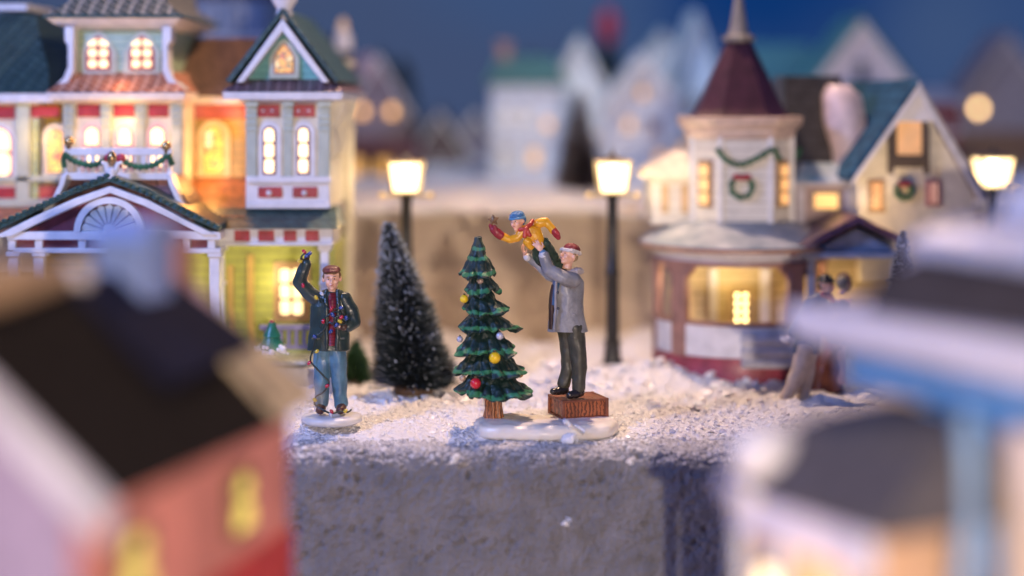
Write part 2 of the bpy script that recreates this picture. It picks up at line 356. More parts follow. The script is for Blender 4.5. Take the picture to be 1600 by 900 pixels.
_nt = snowg.node_tree; _b = _nt.nodes['Principled BSDF']; _tc = nd(_nt, 'ShaderNodeTexCoord')
_v = nd(_nt, 'ShaderNodeTexVoronoi'); _v.inputs['Scale'].default_value = 26; _nt.links.new(_tc.outputs['Object'], _v.inputs['Vector'])
_n = nd(_nt, 'ShaderNodeTexNoise'); _n.inputs['Scale'].default_value = 30; _n.inputs['Detail'].default_value = 8; _nt.links.new(_tc.outputs['Object'], _n.inputs['Vector'])
_h = math_n(_nt, 'ADD', math_n(_nt, 'MULTIPLY', _v.outputs['Distance'], 0.8), _n.outputs['Fac'])
_bp = nd(_nt, 'ShaderNodeBump'); _bp.inputs['Strength'].default_value = 1.0; _bp.inputs['Distance'].default_value = 0.035; _nt.links.new(_h, _bp.inputs['Height'])
_nt.links.new(_bp.outputs['Normal'], _b.inputs['Normal']); _b.inputs['Base Color'].default_value = (0.80, 0.79, 0.82, 1); _b.inputs['Roughness'].default_value = 0.6
_b.inputs['Subsurface Weight'].default_value = 0.2; _b.inputs['Subsurface Radius'].default_value = (0.05, 0.05, 0.06); _b.inputs['Subsurface Scale'].default_value = 1.0
tag(grid_obj('snow_ground', ground_fn, 620, 300, snowg), kind='structure')
# loose flakes of artificial snow
def flakes(name, spots, parent=None):
    mb = MB(); rnd = random.Random(5)
    for x, y, z, s in spots:
        n = rnd.choice((4, 5, 5, 6)); a0 = rnd.random()*6.28
        R = (Matrix.Rotation(rnd.random()*6.28, 3, 'Z') @ Matrix.Rotation(rnd.gauss(0, 0.5), 3, 'X') @ Matrix.Rotation(rnd.gauss(0, 0.4), 3, 'Y'))
        top = [R @ Vector((s*rnd.uniform(0.5, 1.1)*math.cos(a0+2*PI*i/n), s*rnd.uniform(0.3, 0.8)*math.sin(a0+2*PI*i/n), s*rnd.uniform(-0.25, 0.25))) for i in range(n)]
        c = Vector((x, y, z)); t = R @ Vector((0, 0, s*0.16))
        mb.loft([[c+p for p in top], [c+p*0.8+t for p in top]])
    return mb
rnd = random.Random(3); sp = []
for i in range(15000):
    y = -1.25+rnd.random()**1.3*5.2; x = rnd.uniform(-2.6, 3.6)
    if rnd.random() > 0.35+0.9*max(0, noise.noise(Vector((x*1.7, y*1.7, 9)))+0.3)*(1.2 if x > 0.2 else 0.7): continue
    s = 0.010+0.028*rnd.random()**3+(0.045*rnd.random() if rnd.random() < 0.03 else 0)
    z = gh(x, y) if y > -0.5 else max(gh(x, y), BZ)
    if y < -1.05: z -= 0.02
    if y < -0.75 and rnd.random() < 0.8: continue
    sp.append((x, y, z+s*0.15, s))
for i in range(520):
    x, y = rnd.uniform(-2.4, 3.2), rnd.uniform(.9, 3.0); s = rnd.uniform(.04, .12); sp.append((x, y, gh(x, y)+s*.2, s))
for i in range(60):
    x, y = rnd.gauss(1.7, .7), rnd.uniform(-1.0, -.1); s = rnd.uniform(.035, .07)
    if 0 < x < 3: sp.append((x, y, gh(x, y)+.01, s))
for i in range(900):                                  # drifts heaped behind the figures
    cx, cy = rnd.choice(((-0.85, 0.75), (0.65, 0.55), (0.2, 1.2), (1.6, 1.4), (1.3, 0.4), (-2.35, 0.3), (2.2, 0.9), (2.6, 0.2)))
    x, y = rnd.gauss(cx, 0.3), rnd.gauss(cy, 0.22); s = rnd.uniform(0.012, 0.045)
    sp.append((x, y, gh(x, y)+rnd.random()*0.05, s))
fm = paint((0.84, 0.83, 0.86), 0.35, 0.05, bump=0.3, sss=0.3)
tag(flakes('snow_flakes', sp).build('snow_flakes', fm, smooth=0), 'loose coarse flakes of artificial snow scattered over the stone and ground', 'snow flakes', kind='stuff')
# the few large chunks that can be told apart
def shard(px, py, Y, s, seed, label, tall=1.0):
    rn = random.Random(seed); mb = MB(); c = PP(px, py, Y)
    for k in range(3):
        o = Vector((rn.uniform(-.5, .5)*s, rn.uniform(-.3, .3)*s, (0.15+0.35*k)*s*tall)); R = Matrix.Rotation(rn.random()*6, 3, 'Z') @ Matrix.Rotation(rn.uniform(-.9, .9), 3, 'X')
        ring = [R @ Vector((s*rn.uniform(.4, .9)*math.cos(i*1.05), s*rn.uniform(.2, .5)*math.sin(i*1.05), rn.uniform(-.15, .15)*s)) for i in range(6)]
        mb.loft([[c+o+p for p in ring], [c+o+p*0.75+R @ Vector((0, 0, s*0.22)) for p in ring]])
    o = fused(mb, 'snow_chunk', fm, None, s*0.06, 2, (s*0.06, 30)); 
    of = Vector(c); o.data.transform(Matrix.Translation(-of)); o.location = of; WL[o.name] = of
    return tag(o, label, 'snow chunk', 'large chunks of artificial snow')
shard(897, 690, -0.62, 0.20, 4, 'jagged white snow chunk leaning on the front of the base below the brown crate', 1.1)
shard(712, 725, -1.13, 0.085, 8, 'small snow chunk stuck on the stone edge left of the painted tree base')
shard(985, 726, -1.13, 0.07, 9, 'small snow chunk stuck on the stone edge right of the crate')
shard(884, 822, -1.15, 0.085, 11, 'pale snow flake stuck low on the front face of the grey stone')

tag(MB().build and (lambda mb: (mb.box(-14, 16, -14.5, -0.9, -3.4, -3.2), mb.build('ground', paint((0.75, 0.74, 0.78), 0.6, 0.1)))[1])(MB()), kind='structure')

# retaining wall and the higher ground behind it
def wall_fn(u, v):
    x = -9+20*u; n = Vector((0, -1, 0)); z = -0.4+2.36*v
    d = 0.10*fbm(x*0.7, 0, z*0.7)+0.03*fbm(x*4, 1, z*4); yy = 6.4-d
    if v > 0.9: k = (v-0.9)/0.1; yy += 0.35*k*k; 
    return Vector((x, yy, z))
wl = grid_obj('retaining_wall', wall_fn, 200, 60, sand)
bm = bmesh.new(); bm.from_mesh(wl.data); r = bmesh.ops.extrude_edge_only(bm, edges=[e for e in bm.edges if e.is_boundary])
for v in [g for g in r['geom'] if isinstance(g, bmesh.types.BMVert)]: v.co.y = 7.2
bm.to_mesh(wl.data); bm.free()
tag(wl, 'low sandy stone wall behind the figurines with snow lying along its top', 'wall')
def up_fn(u, v):
    x = -22+46*u; y = 6.15+34*v**1.4
    if v == 0: return Vector((x, 6.75, 1.7))
    h = 2.02+0.10*fbm(x*0.9, y*0.7, 5)+0.07*noise.noise(Vector((x*2.5, y*2, 8)))+0.02*(y-6)
    h -= 0.12*sst(7.0, 6.2, y)
    return Vector((x, y, h))
tag(grid_obj('terrain', up_fn, 300, 90, snowm), kind='structure')

# ---------------------------------------------------------------- windows
def arch_poly(x0, x1, z0, z1, kind, n=10):
    if kind == 'rect': return [(x0, z0), (x1, z0), (x1, z1), (x0, z1)]
    w = (x1-x0)/2; c = (x0+x1)/2; p = [(x0, z0), (x1, z0)]; hs = w*(1.25 if kind == 'point' else 1.0); zs = z1-hs
    for i in range(n+1):
        a = PI*i/n
        if kind == 'round': p.append((c+w*math.cos(a), zs+w*math.sin(a)))
        else:
            t = 1-i/n*2
            p.append((c+w*t*(1 if True else 1), zs+hs*(1-abs(t)**1.6)))
    return p
def window(parent, px0, py0, px1, py1, Y, rows, cols, kind='rect', fcol=None, mcol=None, glow=None, border=5, gap=2.2, out=0.03, name='window'):
    x0, x1, z0, z1 = XX(px0, Y), XX(px1, Y), ZZ(py1, Y), ZZ(py0, Y); k = (Y+D0)/F_PX; b = border*k; g = gap*k
    fcol = fcol or white; mcol = mcol or maroon; glow = glow or lit((1.0, 0.74, 0.42), 2.8)
    mb = MB(); mb.prism(arch_poly(x0-b, x1+b, z0-b, z1+b, kind), Y-out, Y+0.04, 0)
    mb.prism(arch_poly(x0, x1, z0, z1, kind), Y-out-0.012, Y-out+0.02, 1)
    f = mb.build(name, [fcol, mcol], parent, bevel=0.006, smooth=0.5)
    pm = MB(); cw = (x1-x0-g*(cols+1))/cols; ch = (z1-z0-g*(rows+1))/rows; cx = (x0+x1)/2; hw = (x1-x0)/2
    for i in range(rows):
        for j in range(cols):
            a0 = x0+g+j*(cw+g); a1 = a0+cw; c0 = z0+g+i*(ch+g); c1 = c0+ch
            if kind != 'rect' and i == rows-1:
                if cols == 1: pl = arch_poly(a0, a1, c0, c1, kind)
                else:
                    hs = min(ch*0.85, hw*(1.25 if kind == 'point' else 1.0)); pl = [(a0, c0), (a1, c0)]
                    for q in range(7):
                        xx = a1+(a0-a1)*q/6; t = min(1, abs(xx-cx)/(hw))
                        zt = c1-hs*(t**1.6 if kind == 'point' else 1-math.sqrt(1-t*t)); pl.append((xx, max(c0+0.004, zt)))
            else:
                r = min(cw, ch)*0.16; pl = [(a0+r, c0), (a1-r, c0), (a1, c0+r), (a1, c1-r), (a1-r, c1), (a0+r, c1), (a0, c1-r), (a0, c0+r)]
            pm.prism(pl, Y-out-0.020, Y-out, 0)
    pm.build('pane', glow, f, smooth=0.4)
    return f
def panel(mb, px0, py0, px1, py1, Y, t=0.05, mi=0, back=None):
    mb.box(XX(px0, Y), XX(px1, Y), Y, Y+t if back is None else back, ZZ(py1, Y), ZZ(py0, Y), mi)

# ---------------------------------------------------------------- the mansion on the left
YR, YC, YT, YL, YP = 1.7, 2.7, 2.0, 2.4, 0.95
man = thing('mansion', 'large painted victorian ceramic house with glowing windows, green gables and garlanded porch balcony', 'house', (-4.6, 3.0, 0.3))
mb = MB()
panel(mb, 386, 155, 514, 326, YR, back=3.7)                     # right bay, upper storey
mb2 = MB(); mb2.box(XX(-60, YC), XX(386, YR), YC, 4.6, 0.3, ZZ(150, YC)); mb2.build('recessed_wall', paint((0.46, 0.32, 0.07), 0.45, 0.2, pat='siding', ps=9.0, pcol=(0.24, 0.22, 0.05)), man)
panel(mb, 98, 155, 288, 340, YT, back=4.6)
panel(mb, -60, 155, 60, 430, YL, back=4.6)
mb.build('wall', cream, man, bevel=0.012)
# ground floor green wall under the bay
g = MB(); g.box(XX(200, 2.3), XX(518, YR)-0.02, 2.3, 4.5, 0.28, ZZ(380, 2.3)); g.build('porch_wall', yelsid, man)
g = MB(); g.box(-7.6, XX(530, YR), 1.1, 4.7, -0.4, 0.36); g.build('foundation', paint((0.5, 0.48, 0.46), 0.6), man, bevel=0.02)
# right gable roof
def tri(px0, px1, pyb, ax, ay, Y): return [(XX(px0, Y), ZZ(pyb, Y)), (XX(px1, Y), ZZ(pyb, Y)), (XX(ax, Y), ZZ(ay, Y))]
g = MB(); g.prism(tri(382, 508, 126, 444, 30, YR), YR+0.04, 4.4); g.build('gable_wall', tealsid, man)
g = MB()
ax, az = XX(444, YR), ZZ(22, YR)
for ex in (362, 526):
    bx, bz = XX(ex, YR), ZZ(131, YR); d = Vector((ax-bx, 0, az-bz)).normalized(); nrm = Vector((-d.z, 0, d.x))*(1 if ex < 444 else -1)*0.07
    g.prism([(bx, bz), (ax, az), (ax+nrm.x*0.2, az+abs(nrm.z)+0.03), (bx+nrm.x, bz+nrm.z)], YR-0.13, 4.5)
g.build('roof', dkgreen, man, bevel=0.012)
g = MB()
for ex in (372, 517):
    bx, bz = XX(ex, YR), ZZ(129, YR); aw, awz = XX(444, YR), ZZ(30, YR); d = Vector((aw-bx, 0, awz-bz)).normalized(); nrm = Vector((-d.z, 0, d.x))*(1 if ex < 444 else -1)*-0.085
    g.prism([(bx, bz), (aw, awz), (aw, awz-0.15), (bx+nrm.x*1.3, bz)], YR-0.155, YR+0.05)
g.build('rake_board', white, man, bevel=0.012)
g = MB(); g.lathe([(0.04, -0.1), (0.11, -0.02), (0.09, 0.03), (0.13, 0.10), (0.17, 0.17), (0.14, 0.22), (0.05, 0.3), (0.03, 0.5), (0.0, 0.55)], 12, (ax, YR+0.02, az+0.02)); g.build('finial', white, man)
window(man, 429, 69, 460, 115, YR+0.02, 1, 1, 'point', palegr, redp, lit((1, .6, .2), 0.9, True), 8, 2)
# purple skirt, cornice
g = MB(); x0, x1 = XX(350, YR), XX(540, YR); g.rect_loft([(x0, x1, YR-0.22, 4.5, ZZ(143, YR)), (XX(378, YR), XX(515, YR), YR+0.06, 4.4, ZZ(122, YR))]); g.build('skirt_roof', puscallop, man)
g = MB(); g.rect_loft([(XX(386, YR)-0.02, XX(514, YR)+0.02, YR-0.02, 4.5, ZZ(162, YR)), (XX(372, YR), XX(524, YR), YR-0.13, 4.5, ZZ(157, YR)), (XX(354, YR), XX(537, YR), YR-0.2, 4.5, ZZ(156, YR)), (XX(352, YR), XX(539, YR), YR-0.22, 4.5, ZZ(144, YR))]); g.build('cornice', white, man, bevel=0.01)
g = MB()
for a, b in ((384, 401), (443, 457), (498, 515)):
    panel(g, a, 158, b, 283, YR-0.06, back=YR+0.02)
    for yy in (170, 180, 190, 200): panel(g, a-1, yy, b+1, yy+5, YR-0.085, back=YR)
    panel(g, a-2, 158, b+2, 166, YR-0.14, back=YR)
g.build('pilaster', palegr, man, bevel=0.008)
g = MB(); panel(g, 384, 276, 517, 286, YR-0.09, back=YR+0.02); panel(g, 384, 286, 515, 324, YR-0.04, back=YR+0.02); panel(g, 384, 316, 516, 326, YR-0.08, back=YR+0.02); g.build('sill_band', white, man, bevel=0.01)
g = MB(); panel(g, 402, 163, 437, 183, YR-0.03); panel(g, 458, 163, 492, 183, YR-0.03); panel(g, 403, 292, 441, 309, YR-0.065); panel(g, 457, 292, 496, 309, YR-0.065)
g.build('red_panel', redp, man, bevel=0.012)
g = MB()
for a in (422, 477): g.ell((XX(a, YR), YR-0.09, ZZ(301, YR)), 0.035, 12)
for a in (412, 426, 467, 483): g.ell((XX(a, YR), YR-0.045, ZZ(173, YR)), 0.016, 8)
g.build('rosette', white, man)
for a in (413, 466): window(man, a-2, 197, a+19, 273, YR, 3, 1, 'round', white, maroon, None, 8, 3.4)
# side brackets catching lamp light
g = MB(); sx = XX(514, YR)
for yy in (1.9, 2.6, 3.3): g.loft([[(sx, yy-.08, z), (sx+w, yy-.08, z), (sx+w, yy+.08, z), (sx, yy+.08, z)] for z, w in ((ZZ(250, YR), .03), (ZZ(225, YR), .10), (ZZ(200, YR), .07), (ZZ(175, YR), .18), (ZZ(158, YR), .2))])
g.tube([(sx+.03, 3.65, 0.4), (sx+.05, 3.65, 3.4)], .08, 8); g.build('bracket', cream, man, bevel=0.01)
point('side_wall_glow', (-1.75, 2.5, 2.0), 7, (1.0, .58, .20), .12)  # added warm fill to turn the side wall golden, no fixture here
# porch roof right, frieze
g = MB(); g.rect_loft([(XX(300, 1.35), XX(528, 1.35), 1.28, 2.2, ZZ(357, 1.35)), (XX(300, 1.35), XX(520, 1.35), YR-0.02, 2.2, ZZ(325, YR))]); g.build('porch_roof', dkgreen, man)
g = MB(); panel(g, 335, 357, 520, 380, 1.42, back=2.3)
panel(g, 335, 380, 520, 384, 1.38, back=2.3); g.build('frieze', white, man, bevel=0.01)
g = MB()
for a, b in ((366, 390), (403, 428), (443, 463), (477, 498)): panel(g, a, 360, b, 377, 1.395)
g.build('frieze_panel', redp, man, bevel=0.008)
for a, w in ((507, 13), (342, 14)):
    g = MB(); Y = 1.5; panel(g, a-w/2, 384, a+w/2, 545, Y, back=Y+w*0.0077)
    for y0, y1, e in ((384, 392, 4), (440, 446, 2), (535, 545, 3)): panel(g, a-w/2-e, y0, a+w/2+e, y1, Y-0.03, back=Y+0.13)
    g.build('porch_column', white, man, bevel=0.01)
g = MB(); panel(g, 386, 398, 396, 545, 2.24, back=2.32); panel(g, 355, 415, 364, 545, 2.24, back=2.32); g.build('porch_trim', paint((0.50, 0.33, 0.10), .4), man, bevel=.006)
window(man, 435, 416, 477, 494, 2.3, 3, 2, 'rect', paint((0.42, 0.25, 0.14), .4), paint((0.25, 0.13, 0.07), .4), lit((1.0, 0.74, 0.36), 2.2), 7, 3.6)
g = MB(); panel(g, 405, 508, 520, 516, 1.42, back=1.5); panel(g, 405, 540, 520, 546, 1.42, back=1.5)
for a in range(412, 506, 12): panel(g, a, 514, a+6, 542, 1.44, back=1.48)
g.build('porch_railing', paint((0.26, 0.22, 0.28), .4), man, bevel=.006)
point('porch_fill', (-2.95, 1.95, 1.3), 11, (1.0, 0.78, 0.32), 0.15)  # added fill standing in for inside light leaking onto the porch
# centre recess
g = MB(); panel(g, 285, 163, 388, 186, YC-0.03); g.build('red_band', paint((0.45, 0.10, 0.06), .4), man, bevel=.01)
g = MB(); panel(g, 275, 150, 388, 163, YC-0.10, back=YC+.1); g.build('eave_board', cream, man, bevel=.01)
window(man, 319, 197, 350, 271, YC, 1, 1, 'round', paint((0.75, 0.62, 0.35), .4), paint((0.6, .4, .1)), lit((1, .6, .2), 1.5, True), 10, 1.5)
g = MB(); g.rect_loft([(XX(262, 1.7), XX(386, 1.7), 1.5, 2.9, ZZ(338, 1.6)), (XX(262, 2.6), XX(386, 2.6), 2.62, 2.9, ZZ(277, 2.62))]); g.build('tiled_slope', orshingle, man)
g = MB(); x0, x1 = XX(255, YC), XX(400, YC); g.rect_loft([(x0, x1, YC-0.15, 4.8, ZZ(150, YC)), (x0, x1, 3.8, 4.2, ZZ(60, 3.9))]); g.build('main_roof', brshingle, man)
point('recess_fill', (XX(325, 2.2), 2.25, ZZ(262, 2.2)), 9, (1.0, 0.46, 0.11), 0.1)  # added fill for the glow that leaks through the ceramic recess
point('recess_fill_upper', (XX(355, 2.2), 2.3, ZZ(185, 2.2)), 7, (1.0, 0.48, 0.13), 0.1)  # second added fill for the same leaking glow, higher up
# left tower: lower storey with the three lights
g = MB()
for a in (100, 157, 211, 268):
    panel(g, a, 158, a+15, 330, YT-0.05, back=YT+.02)
    for yy in (162, 172, 182, 192): panel(g, a-1, yy, a+16, yy+5, YT-0.085, back=YT)
g.build('tower_pilaster', palegr, man, bevel=.008)
g = MB()
for a, b in ((120, 156), (177, 210), (231, 263)): panel(g, a, 163, b, 183, YT-0.03)
g.build('tower_red_panel', redp, man, bevel=.014)
for a in (134, 185, 236):
    window(man, a-1, 197, a+23, 228, YT, 1, 1, 'round', paint((0.80, 0.55, 0.50), .4), redp, lit((1.0, 0.72, 0.42), 2.4), 6, 2); window(man, a-1, 235, a+23, 262, YT, 1, 1, 'rect', paint((0.80, 0.55, 0.50), .4), redp, lit((1.0, 0.72, 0.42), 2.2), 5, 2)
g = MB(); g.rect_loft([(XX(100, YT), XX(288, YT), YT-.04, 4.5, ZZ(163, YT)), (XX(84, YT), XX(286, YT)+.05, YT-0.2, 4.5, ZZ(156, YT)), (XX(79, YT), XX(296, YT), YT-0.25, 4.5, ZZ(145, YT))]); g.build('tower_cornice', white, man, bevel=.012)
g = MB(); g.rect_loft([(XX(80, YT), XX(295, YT), YT-0.24, 4.4, ZZ(144, YT)), (XX(95, YT), XX(280, YT), YT-0.1, 4.3, ZZ(130, YT)), (XX(108, YT), XX(268, YT), YT+0.12, 4.2, ZZ(112, YT))]); g.build('tower_skirt_roof', orscallop, man)
Yt = YT+0.12
g = MB(); panel(g, 112, 40, 262, 118, Yt, back=4.2); g.build('tower_wall', greensid, man)
g = MB()
for s, a in ((-1, 112), (1, 262)):
    pts = [(a-s*6, 42), (a+s*8, 42), (a+s*8, 65), (a+s*3, 70), (a+s*3, 105), (a+s*10, 122), (a+s*30, 140), (a+s*24, 143), (a+s*2, 128), (a-s*6, 112)]
    pl = [(XX(x, Yt-.12), ZZ(y, Yt-.12)) for x, y in pts]; g.prism(pl, Yt-.14-0.08, Yt+.05)
g.build('corner_board', white, man, bevel=.01)
for a in (137, 205): window(man, a-2, 56, a+37, 110, Yt, 3, 2, 'point', palegr, redp, lit((1.0, 0.74, 0.40), 2.0), 9, 4.4)
g = MB(); g.rect_loft([(XX(112, YT), XX(262, YT), Yt-.05, 4.2, ZZ(46, YT)), (XX(88, YT), XX(278, YT), YT-0.13, 4.3, ZZ(38, YT)), (XX(76, YT), XX(288, YT), YT-0.22, 4.4, ZZ(28, YT))]); g.build('upper_cornice', white, man, bevel=.012)
g = MB(); x0, x1 = XX(74, YT), XX(292, YT); g.rect_loft([(x0, x1, YT-0.26, 4.4, ZZ(29, YT)), (x0+.02, x1-.02, YT-0.24, 4.4, ZZ(24, YT))]); g.build('roof_edge', dkgreen_pl, man)
g = MB(); g.rect_loft([(x0+.02, x1-.02, YT-0.23, 4.4, ZZ(25, YT)), (x0+.25, x1-.25, YT+0.02, 4.1, ZZ(4, YT)), (x0+.38, x1-.38, YT+0.25, 3.9, ZZ(-60, YT))]); g.build('mansard_roof', dkscallop, man)
point('cornice_glow', (XX(188, 1.8), 1.78, ZZ(192, 1.8)), 5.5, (1.0, 0.55, 0.20), .08); point('balcony_glow', (XX(130, 1.7), 1.65, ZZ(215, 1.7)), 4, (1.0, .55, .2), .08); point('balcony_glow_right', (XX(250, 1.7), 1.65, ZZ(215, 1.7)), 4, (1.0, .55, .2), .08); point('wing_fill', (XX(52, 2.1), 2.05, ZZ(215, 2.1)), 7, (1.0, .6, .22), .08); point('wing_slope_glow', (XX(20, 1.8), 1.75, ZZ(300, 1.8)), 4, (1.0, .5, .2), .08); point('tower_glow', (XX(188, 1.8), 1.75, ZZ(120, 1.8)), 3, (1.0, .5, .22), .08)  # added fills imitating spill from the lit windows, no fixtures on this front
# left wing
g = MB(); g.rect_loft([(XX(-60, YL), XX(84, YL), YL-.2, 4.6, ZZ(146, YL)), (XX(-50, YL), XX(72, YL), YL+.1, 4.4, ZZ(105, YL)), (XX(-30, YL), XX(52, YL), YL+.3, 4.2, ZZ(60, YL)), (XX(-20, YL), XX(38, YL), YL+.5, 4.0, ZZ(18, YL))]); g.build('wing_roof', paint((0.045, 0.085, 0.075), .4, .3, pat='scallop', ps=6, pcol=(.02, .04, .04)), man)
g = MB(); panel(g, -20, 6, 42, 16, YL+.45, back=4.1); panel(g, -60, 146, 100, 160, YL-.2, back=4.6); g.build('wing_cornice', white, man, bevel=.01)
g = MB(); panel(g, 24, 158, 46, 345, YL-.08, back=YL); panel(g, -60, 275, 100, 284, YL-.08, back=YL); panel(g, -60, 311, 100, 324, YL-.12, back=YL); g.build('wing_trim', palegr, man, bevel=.01)
g = MB(); panel(g, -30, 165, 23, 186, YL-.03); panel(g, 48, 165, 92, 183, YL-.03); panel(g, -30, 292, 24, 310, YL-.03); panel(g, 60, 290, 90, 311, YL-.03); g.build('wing_panel', redp, man, bevel=.01)
g = MB(); panel(g, 50, 186, 60, 330, YL-.04, back=YL); g.build('wing_siding', yelsid, man)
window(man, -28, 198, 20, 276, YL, 2, 1, 'round', white, redp, lit((1.0, .70, .38), 2.2), 6, 2)
window(man, 74, 200, 101, 270, YL, 1, 1, 'round', cream, redp, lit((1, .6, .2), 1.5, True), 7, 1.5)
g = MB(); g.rect_loft([(XX(-60, 1.9), XX(100, 1.9), 1.7, 2.6, ZZ(362, 1.9)), (XX(-60, 2.3), XX(100, 2.3), 2.3, 2.6, ZZ(323, 2.3))]); g.build('wing_tiled_slope', orshingle, man)
# porch balcony
g = MB(); yb = 1.25
g.rect_loft([(XX(62, 1.1), XX(312, 1.1), 1.05, 2.1, ZZ(345, 1.1)), (XX(84, yb), XX(290, yb), yb-.04, 2.1, ZZ(308, yb)), (XX(104, yb), XX(266, yb), yb+.08, 2.1, ZZ(276, yb))]); g.build('porch_tower_roof', mvshingle, man)
g = MB()
for s, a in ((-1, 104), (1, 266)):
    pts = [(a-s*4, 272), (a+s*4, 272), (a+s*8, 285), (a+s*20, 312), (a+s*42, 340), (a+s*34, 342), (a+s*12, 315), (a, 288)]
    g.prism([(XX(x, 1.15), ZZ(y, 1.15)) for x, y in pts], 1.05, 1.35)
g.build('flared_trim', white, man, bevel=.012)
g = MB(); Y = 1.2
panel(g, 100, 231, 268, 243, Y, back=Y+.07); panel(g, 99, 270, 270, 281, Y-.03, back=Y+.1)
for a in (101, 141, 178, 222, 261): panel(g, a, 240, a+7, 272, Y+.01, back=Y+.06)
for a in range(110, 262, 11): panel(g, a, 242, a+4, 272, Y+.025, back=Y+.045)
g.build('balcony_railing', white, man, bevel=.008)
g = MB()
for a, b in ((107, 221), (259, 228)): g = MB(); g.ell((XX(a, Y), Y+.02, ZZ(b, Y)), .062, 16); g.tube([(XX(a, Y), Y+.02, ZZ(b+6, Y)), (XX(a, Y), Y+.02, ZZ(b+12, Y))], .03); g.build('brass_ball', brass, man)
def rope(mb, pts, r, seg=26, jit=0.35):
    P = [Vector(p) for p in pts]; out = []
    for i in range(seg+1):
        t = i/seg*(len(P)-1); k = min(int(t), len(P)-2); f = t-k
        a = P[max(k-1, 0)]; b = P[k]; c = P[k+1]; d = P[min(k+2, len(P)-1)]
        out.append(0.5*((2*b)+(c-a)*f+(2*a-5*b+4*c-d)*f*f+(3*b-a-3*c+d)*f**3))
    mb.tube(out, [r*(1+jit*math.sin(i*2.4)) for i in range(seg+1)], 8)
gar = MB(); Yg = Y-.07
rope(gar, [PP(100, 240, Yg), PP(118, 252, Yg), PP(145, 258, Yg), PP(168, 248, Yg)], .035)
rope(gar, [PP(190, 250, Yg), PP(212, 260, Yg), PP(240, 258, Yg), PP(262, 243, Yg)], .035)
rope(gar, [PP(263, 241, Yg), PP(267, 252, Yg), PP(270, 258, Yg)], .035); rope(gar, [PP(102, 240, Yg), PP(99, 250, Yg), PP(101, 262, Yg)], .03)
go = gar.build('garland', garl, None, smooth=9); tag(go, 'green garland swagged along the white balcony rail of the big left house', 'garland')
b = MB(); Yg = Y-.1
b.ell(PP(189, 247, Yg), (.06, .04, .055), 12); b.ell(PP(179, 247, Yg), (.035, .035, .035), 10); b.ell(PP(170, 247, Yg), (.06, .04, .05), 12); b.tube([PP(186, 250, Yg), PP(189, 262, Yg)], [.03, .02])
tag(b.build('bow', paint((.45, .02, .05), .4), None, smooth=9), 'red ribbon bow at the middle of the balcony garland on the big left house', 'bow')
# porch gable in front
g = MB(); apx, apz = XX(175, YP), ZZ(287, YP)
def gab(pts, y0, y1, mi=0): g.prism([(XX(x, YP), ZZ(y, YP)) for x, y in pts], y0, y1, mi)
gab([(-15, 366), (60, 330), (120, 302), (175, 283), (235, 305), (290, 335), (345, 360), (345, 350), (290, 322), (235, 294), (175, 274), (120, 292), (60, 322), (-15, 358)][::1], YP-.13, 2.1)
g.build('porch_gable_roof', dkgreen_pl, man, bevel=.01)
g = MB()
for i in range(34):
    t = i/33; x = -8+350*t; y = (366-8)-(x+15)*(84/190) if x < 175 else 276+(x-175)*(80/170)
    g.ell((XX(x, YP), YP-.12, ZZ(y-2, YP)), (.05, .05, .03), 8)
g.build('ridge_tile', dkgreen_pl, man)
g = MB(); gab([(-12, 372), (60, 336), (120, 309), (175, 290), (235, 312), (290, 342), (340, 366), (318, 366), (270, 342), (225, 320), (175, 301), (125, 320), (70, 345), (22, 368)], YP-.1, YP+.05); g.build('gable_board', white, man, bevel=.01)
g = MB(); gab([(30, 368), (125, 318), (175, 299), (225, 318), (322, 368)], YP+.02, YP+.3); g.build('tympanum', maroon, man)
g = MB(); c = (XX(172, YP), ZZ(362, YP)); R = .385
def halfd(r0, r1, y0, y1, mi=0, n=24):
    pl = [(c[0]+r1*math.cos(PI*i/n), c[1]+r1*math.sin(PI*i/n)) for i in range(n+1)]+[(c[0]+r0*math.cos(PI*i/n), c[1]+r0*math.sin(PI*i/n)) for i in range(n, -1, -1)]
    for i in range(n): g.prism([pl[i], pl[i+1], pl[2*n-i], pl[2*n+1-i]], y0, y1, mi)
halfd(R*.86, R*1.06, YP-.07, YP+.03)
g.build('fan_frame', white, man)
g = MB(); n = 9
for i in range(n):
    a0, a1 = PI*(i+.06)/n, PI*(i+.94)/n; am = (a0+a1)/2
    for k in range(1): g.prism([(c[0]+.07*math.cos(am), c[1]+.07*math.sin(am)), (c[0]+R*.78*math.cos(a0), c[1]+R*.78*math.sin(a0)), (c[0]+R*.86*math.cos(am), c[1]+R*.86*math.sin(am)), (c[0]+R*.78*math.cos(a1), c[1]+R*.78*math.sin(a1))], YP-.045, YP+.03)
g.ell((c[0], YP-.02, c[1]+.02), (.07, .05, .07), 14); g.build('fan_leaf', paint((.62, .60, .50), .4), man, bevel=.006)
g = MB(); panel(g, 10, 362, 345, 375, YP-.06, back=YP+.3); panel(g, 20, 388, 345, 396, YP-.04, back=YP+.3)
for a in (18, 60, 128, 200, 262, 290, 330): panel(g, a-6, 372, a+6, 392, YP-.03, back=YP+.25)
g.build('porch_beam', white, man, bevel=.01)
g = MB()
for a, b in ((24, 54), (66, 122), (134, 194), (206, 256), (268, 284), (299, 324)): panel(g, a, 374, b, 389, YP+.02, back=YP+.2)
g.build('beam_panel', maroon, man)
for a in (20, 60, 262, 335):
    g = MB(); panel(g, a-8, 394, a+8, 560, YP, back=YP+.12); panel(g, a-11, 394, a+11, 402, YP-.03, back=YP+.15); g.build('front_column', white, man, bevel=.01)
point('entry_fill', (XX(290, 1.6), 1.7, ZZ(420, 1.6)), 9, (1.0, .75, .3), .1)  # added warm fill for the porch entry, without a fixture
g = MB(); x, y, z = XX(178, YP), YP-.1, ZZ(262, YP)
